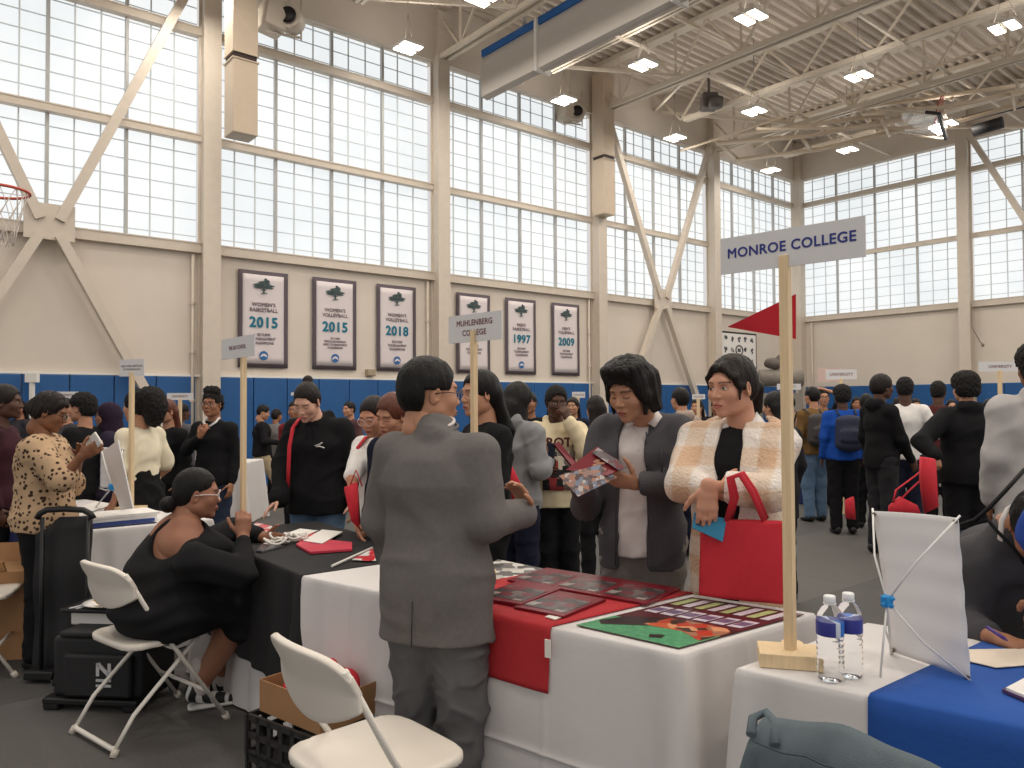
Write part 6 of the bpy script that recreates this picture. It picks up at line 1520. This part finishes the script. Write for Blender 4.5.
# left side
M_leo = cloth('tan_spotted_blouse', S(190, 160, 128))
nt, b = nodes_of(M_leo); tc = nt.nodes.new('ShaderNodeTexCoord'); vo = nt.nodes.new('ShaderNodeTexVoronoi'); vo.inputs['Scale'].default_value = 38
cr = nt.nodes.new('ShaderNodeValToRGB'); cr.color_ramp.elements[0].position = .30; cr.color_ramp.elements[0].color = S(64, 46, 38); cr.color_ramp.elements[1].position = .40; cr.color_ramp.elements[1].color = S(190, 160, 128)
nt.links.new(tc.outputs['Object'], vo.inputs['Vector']); nt.links.new(vo.outputs['Distance'], cr.inputs[0]); nt.links.new(cr.outputs[0], b.inputs['Base Color'])
p = standing('woman in a tan spotted blouse with braids and glasses, looking at her phone', 46, 4.35, 391, -1.35, skin='brown', g=1.18, vox=.009, hvox=.0045, pose=dict(wrR=W(82, 456, 4.15), elR=W(62, 480, 4.15), handR=(Vector((.8, .1, .5)), Vector((-.2, .9, .3)), .6), wrL=W(80, 458, 4.45)), head=(.05, -.35, 0))
p.body(eyes='down'); p.hair('back', m=M_hairb, vol=.006, noise=.006, fr=110, extra=lambda F: F.ell((0, -.10, .0), (.05, .05, .05), k=.02)); p.glasses()
p.trousers(M_black, .02); p.top('spotted_blouse', M_leo, .030, .58, .88, .007, wide=.020, fr=14); p.shoes()
mb = MB(); mb.box((0, 0, 0), (.075, .012, .15), Matrix.Rotation(1.0, 3, 'Y') @ Matrix.Rotation(.5, 3, 'X'), bevel=.003); o = mb.build('phone', M_white, None, loc=W(92, 444, 4.18)); tag(o, 'pale phone held up by the woman in the spotted blouse', 'phone')
crowd('person in a maroon sweater with dark braids at the left edge of the frame', 2, 5.0, 383, -1.3, 'dark', ('back', M_hairb, .006), ('maroon_sweater', cl('maroon_knit', 62, 34, 42), .97))
crowd('young man with curly black hair in a black tee, facing left behind the spotted blouse', 84, 5.9, 392, 1.45, 'tan', ('afro', M_curly, .000), ('black_tee', M_black, .45))
crowd('dark haired head just behind the woman in the spotted blouse', 66, 7.4, 396, 2.6, 'tan', ('short', M_hair, .002), ('grey_top', cl('dark_grey_knit', 60, 60, 64), .97))
p = crowd('woman in a dark purple headscarf and glasses behind the left table', 111, 6.1, 401, 1.9, 'tan', ('hijab', cl('purple_scarf', 46, 34, 50), .0), ('dark_dress', cl('dark_plum_cloth', 44, 38, 54), .97), hem=.30, i=.04); p.glasses(M_frame, lens=False)
p = crowd('woman in a cream short sleeved blouse with big curly dark hair, facing left', 140, 5.3, 389, 1.35, 'tan', ('back', M_curly, .008), ('cream_blouse', cl('cream_blouse_cotton', 232, 222, 196), .42), skirt=M_black, hx=PONY, hem=1.0, pose=dict(wrR=(.20, .12, .95)))
crowd('person with long reddish brown hair in a black top, behind the cream blouse', 168, 6.8, 398, 2.7, 'olive', ('back', M_aub, .004), ('black_top', M_black, .97), hx=LONG)
crowd('young man in a grey hoodie far behind beside the blue pads', 181, 9.0, 402, -.6, 'dark', ('short', M_hair, .003), ('grey_hoodie', cl('dark_grey_jersey', 88, 86, 90), .97), hood=True)
p = crowd('young man with glasses and a black sweater, hand on his chest', 214, 6.5, 390, pi-.25, 'mid', ('short', M_curly, .008), ('black_sweater', M_black, .97), M_djean, head=(.1, .05, 0), pose=dict(wrR=(.03, .17, 1.33), elR=(.25, .06, 1.20), handR=((-.5, .1, .8), (0, -1, 0), .6)), hx=lambda F: F.econe((-.03, .02, .125), (.03, .02, .125), (.05, .05), (.05, .05), (0, 1, 0), .02)); p.glasses(lens=False)
NN = p.J['neck']; mb = MB()
for sg in (-1, 1): mb.tube([NN+p.d((sg*.055, .02, .03))-p.o, NN+p.d((sg*.06, .07, -.005))-p.o, NN+p.d((sg*.015, .095, -.045))-p.o], .013, 6, flat=.5)
mb.build('white_collar', M_wpolo, p.root)
crowd('short person in a black jacket and khaki trousers walking past the blue pads', 262, 10.9, 404, -1.25, 'tan', ('short', M_hair, .006), ('black_jacket', M_black, .97), M_khaki, pose=dict(anR=(.09, .33, .10), anL=(-.09, -.36, .14), wrR=(.18, .28, 1.12), wrL=(-.2, .22, 1.1)), head=(0, -.3, 0), g=1.1)
crowd('person in a grey top behind the walker in khaki trousers', 276, 11.4, 408, -.4, 'mid', ('short', M_hairb, .004), ('grey_top', cl('mid_grey_jersey', 120, 116, 114), .97), g=1.1)
crowd('person in a dark red top partly hidden by the hoodie woman', 296, 8.6, 400, pi-.2, 'mid', ('short', M_hair, .006), ('dark_red_top', cl('dark_red_jersey', 120, 36, 40), .97))
# centre
crowd('person behind the man in grey, only dark hair showing above the blue pads', 437, 9.4, 396, .3, 'tan', ('short', M_hair, .004))
crowd('dark haired head seen between the grey hoodie and the cream sweatshirt', 530, 8.2, 393, 2.9, 'mid', ('short', M_hair, .004), ('black_top', M_black, .97))
crowd('woman with brown hair and a dark top far behind the cream sweatshirt', 573, 9.3, 398, 2.8, 'olive', ('back', M_hairb, .006), ('dark_top', M_navy, .97), hx=LONG)
crowd('person in a green jacket with long dark hair behind the young man in fleece', 596, 6.3, 397, .2, 'tan', ('back', M_hairb, .006), ('green_jacket', cl('dark_green_nylon', 26, 84, 62), .97), hx=LONG)
crowd('person in a beige hooded top, back turned, between the two main students', 681, 7.3, 389, .35, 'tan', ('short', M_hair, .004), ('beige_hoodie', cl('beige_jersey', 168, 150, 138), .97), M_navy, hood=True, g=1.1)
crowd('dark haired person far off just left of the plaid coat', 697, 9.8, 400, 2.6, 'tan', ('back', M_hair, .004), ('black_top', M_black, .97), hx=LONG)
crowd('person with dark hair and a dark coat right behind the plaid coat', 777, 5.6, 394, .5, 'tan', ('back', M_hair, .006), ('dark_coat', cl('black_wool_coat', 34, 32, 36), .97), hx=LONG, hem=.7)
# right side
M_bp = mat('charcoal_backpack_nylon', S(64, 60, 60), .7, bump=.3, bscale=200); M_bp2 = mat('navy_backpack_nylon', S(36, 42, 66), .7, bump=.3, bscale=200)
def backpack(p, m, label, dx=0.0):
    F = Field(); c = p.J['chest']-p.d((dx, .20*p.k, .06)); F.econe(c-Vector((0, 0, .15)), c+Vector((0, 0, .10)), (.15, .085), (.14, .065), p.side, .03); F.econe(c-p.d((0, .07, .10)), c-p.d((0, .07, .02)), (.11, .04), (.11, .04), p.side, .02)
    P_, Q_ = F.mesh(.012); r = empty('backpack', c, 0, label, 'backpack'); np_obj('bag_body', [(P_, Q_)], m, r, c)
    mb = MB()
    for sg in (-1, 1): mb.tube([c-c+p.d((sg*.085, .06, .16)), p.d((sg*.10, .13, .22)), p.d((sg*.11, .27, .18)), p.d((sg*.12, .33, .02)), p.d((sg*.14, .22, -.12)), p.d((sg*.12, .06, -.15))], .014, 6, flat=.4)
    mb.build('shoulder_strap', m, r); mb = MB(); mb.tube([p.d((-.10, -.105, .03)), p.d((0, -.118, .04)), p.d((.10, -.105, .03))], .004, 5); mb.build('zip', M_zip, r)
p = crowd('man in an olive brown jacket and jeans, back turned, wearing a backpack', 813, 9.4, 389, .25, 'tan', ('short', M_hair, .006), ('olive_jacket', cl('olive_brown_canvas', 112, 86, 52), .97), M_jean, g=1.15); backpack(p, M_bp, 'charcoal backpack on the man in the olive brown jacket', .06)
p = crowd('person in glasses with an arm raised over the head, behind the olive jacket', 823, 10.6, 391, pi-.2, 'tan', ('short', M_hair, .002), ('black_top', M_black, .45), pose=dict(wrL=(.02, .06, 1.76), elL=(-.26, .05, 1.66), handL=((.9, 0, .1), (0, 0, -1), .3))); p.glasses(lens=False)
p = crowd('person in a royal blue jacket and black trousers, back turned', 842, 8.5, 388, -.15, 'dark', ('afro', M_curly, .004), ('royal_blue_jacket', cl('royal_blue_nylon', 28, 74, 160), .97), g=1.08); backpack(p, M_bp2, 'navy backpack with a zip on the person in the royal blue jacket', -.02)
crowd('person in a white tee half hidden behind the black hoodie and its braids', 866, 8.9, 396, -.4, 'brown', ('short', M_hair, .003), ('white_tee', M_wpolo, .45))
p = crowd('young man with braids in a black hooded jacket, in profile facing right', 880, 7.35, 377, -1.35, 'dark', ('back', M_hairb, .008), ('black_hooded_jacket', M_black, .97), cl('charcoal_jersey', 44, 42, 46), hood=True, hem=.84, pose=dict(wrR=(.15, .22, .92)))
crowd('young man in a white polo shirt, back turned, right of the braided young man', 905, 7.9, 380, -.45, 'dark', ('short', M_curly, .006), ('white_polo', M_wpolo, .45), M_navy, pose=dict(wrR=(.2, .18, 1.05)))
crowd('person in a maroon top with dark hair between the white polo and the black hoodie', 938, 8.6, 384, -.6, 'dark', ('short', M_curly, .004), ('maroon_top', cl('maroon_jersey', 78, 36, 36), .97))
p = crowd('young man with curly hair in a black hoodie, back turned, elbow out', 966, 6.2, 377, -.12, 'olive', ('afro', M_curly, .010), ('black_hoodie', M_black, .97), hood=True, g=1.18, i=.03, hem=.83, pose=dict(elL=W(921, 441, 6.1), wrL=W(935, 456, 5.95), handL=(Vector((.1, -.1, -1)), Vector((.3, 1, 0)), .8)))
crowd('person with a pale face far behind between the two hoodies at right', 989, 9.5, 402, 2.8, 'light', ('short', M_hair, .003), ('dark_top', M_navy, .97))
p = crowd('tall person in a light grey hoodie at the right edge of the frame', 1038, 4.2, 349, -.3, 'brown', ('afro', M_curly, .004), ('light_grey_hoodie', cl('light_grey_fleece', 176, 172, 170), .97), hood=True, g=1.1, i=.034, hem=.80)
far = [(20, 10.2, 398, 2.7, 'mid', 0), (350, 10.6, 401, 2.5, 'tan', 1), (552, 10.8, 400, 3.0, 'light', 2), (648, 10.9, 402, .3, 'dark', 3), (716, 11.2, 401, 2.7, 'mid', 4), (790, 12.0, 398, .2, 'tan', 5), (856, 12.6, 399, 2.9, 'mid', 0), (915, 11.4, 401, 2.9, 'tan', 1), (951, 12.2, 402, 2.8, 'light', 2), (1006, 10.8, 398, 2.8, 'mid', 3), (897, 13.0, 400, -.3, 'dark', 4)]
fc = [(52, 50, 56), (88, 60, 60), (40, 60, 90), (130, 126, 122), (30, 30, 32), (150, 120, 100)]
fl = ['charcoal', 'dusty red', 'slate blue', 'pale grey', 'black', 'tan']
near = ['at the left edge above the maroon sweater', 'right of the bowed hoodie woman', 'above the right shoulder of the cream sweatshirt', 'right of the young man in fleece', 'left of the plaid coat', 'behind the tall wooden sign pole', 'left of the braided young man', 'just right of the white polo', 'between the maroon top and the curly black hoodie', 'left of the light grey hoodie at the right edge', 'behind the braided young man']
for (px, Y, tp, yw_, sk, c), nr in zip(far, near):
    crowd('far person in %s %s' % (fl[c], nr), px, Y, tp, yw_, sk, ('short' if c % 2 else 'back', M_hair, .004), ('top', cl('crowd_cloth_%s' % fl[c].replace(' ', '_'), *fc[c]), .97), hx=None if c % 2 else LONG)

# person leaning over the blue table, writing
M_char = cloth('charcoal_jersey_sweater', S(74, 73, 76), bscale=300)
hw = W(1004, 628, 2.17)
p = Person('person in a charcoal top bent over the blue table and writing', 1.86, 3.0, pi-.3, 1.60, skin='mid', g=1.15, vox=.007, hvox=.004,
    pose=dict(pelvis=Vector((1.86, 3.0, .66)), waist=Vector((1.80, 2.90, .78)), chest=Vector((1.70, 2.66, .88)), neck=W(1012, 520, 2.42), head=W(1040, 528, 2.30), shR=W(978, 560, 2.48), shL=Vector((1.86, 2.40, 1.0)),
              elR=W(962, 628, 2.52), wrR=W(992, 637, 2.24), handR=(Vector((.55, -.75, -.10)), Vector((.1, .1, -1)), .60), elL=Vector((1.98, 2.35, .82)), wrL=Vector((1.80, 2.15, .79)), handL=(Vector((-.8, -.5, -.05)), Vector((0, 0, -1)), .3)), head=(-.2, -.9, 0))
p.body(); p.hair('short', m=M_hair, vol=.004); p.trousers(M_navy)
F = Field(); p.torso(F, .025, .06); 
for a in ('L', 'R'): p.arm(F, a, .028, .90, .03)
F.ell(p.J['chest']+Vector((-.08, -.06, -.06)), (.15, .12, .13), None, .06)
p.fin(F, 'charcoal_top', M_char, .008, .005, 15)
mb = MB(); nn = p.J['neck']
mb.tube([W(1000, 540, 2.36)-p.o, W(1002, 520, 2.34)-p.o, W(1008, 508, 2.34)-p.o, W(1018, 502, 2.36)-p.o], .012, 8, flat=.4); mb.build('white_collar', M_wpolo, p.root)
p.shoes()
mb = MB(); mb.tube([W(958, 526, 2.36), W(975, 520, 2.33), W(990, 507, 2.31), W(1006, 490, 2.33), W(1024, 470, 2.4)], .018, 8, flat=.35); mb.tube([W(975, 522, 2.33), W(988, 520, 2.30), W(998, 532, 2.28), W(1014, 548, 2.26), W(1026, 565, 2.25)], .012, 8, flat=.35)
tag(mb.build('bag_strap', M_black), 'black bag strap over the shoulder of the person writing at the blue table', 'bag strap')
mb = MB(); a_, b2 = W(987, 627, 2.16), W(1008, 641, 2.10); mb.tube([a_, a_.lerp(b2, .8), b2], [.005, .005, .001], 8)
tag(mb.build('pen', mat('purple_pen', S(64, 40, 130), .3)), 'purple pen in the hand of the person writing', 'pen')
p = Person('person in a royal blue polo with a bare forearm, almost outside the right edge', 1.92, 2.02, .5, 1.60, skin='mid', g=1.0, vox=.009, hvox=.006, pose=dict(shL=W(1080, 474, 2.05), elL=W(1052, 540, 2.0), wrL=W(1042, 600, 2.06)), head=(0, -.3, 0))
p.body(); p.hair('short'); p.trousers(M_navy); p.top('blue_polo', cl('royal_blue_pique', 38, 66, 140), .03, .45, wide=.02); p.shoes()
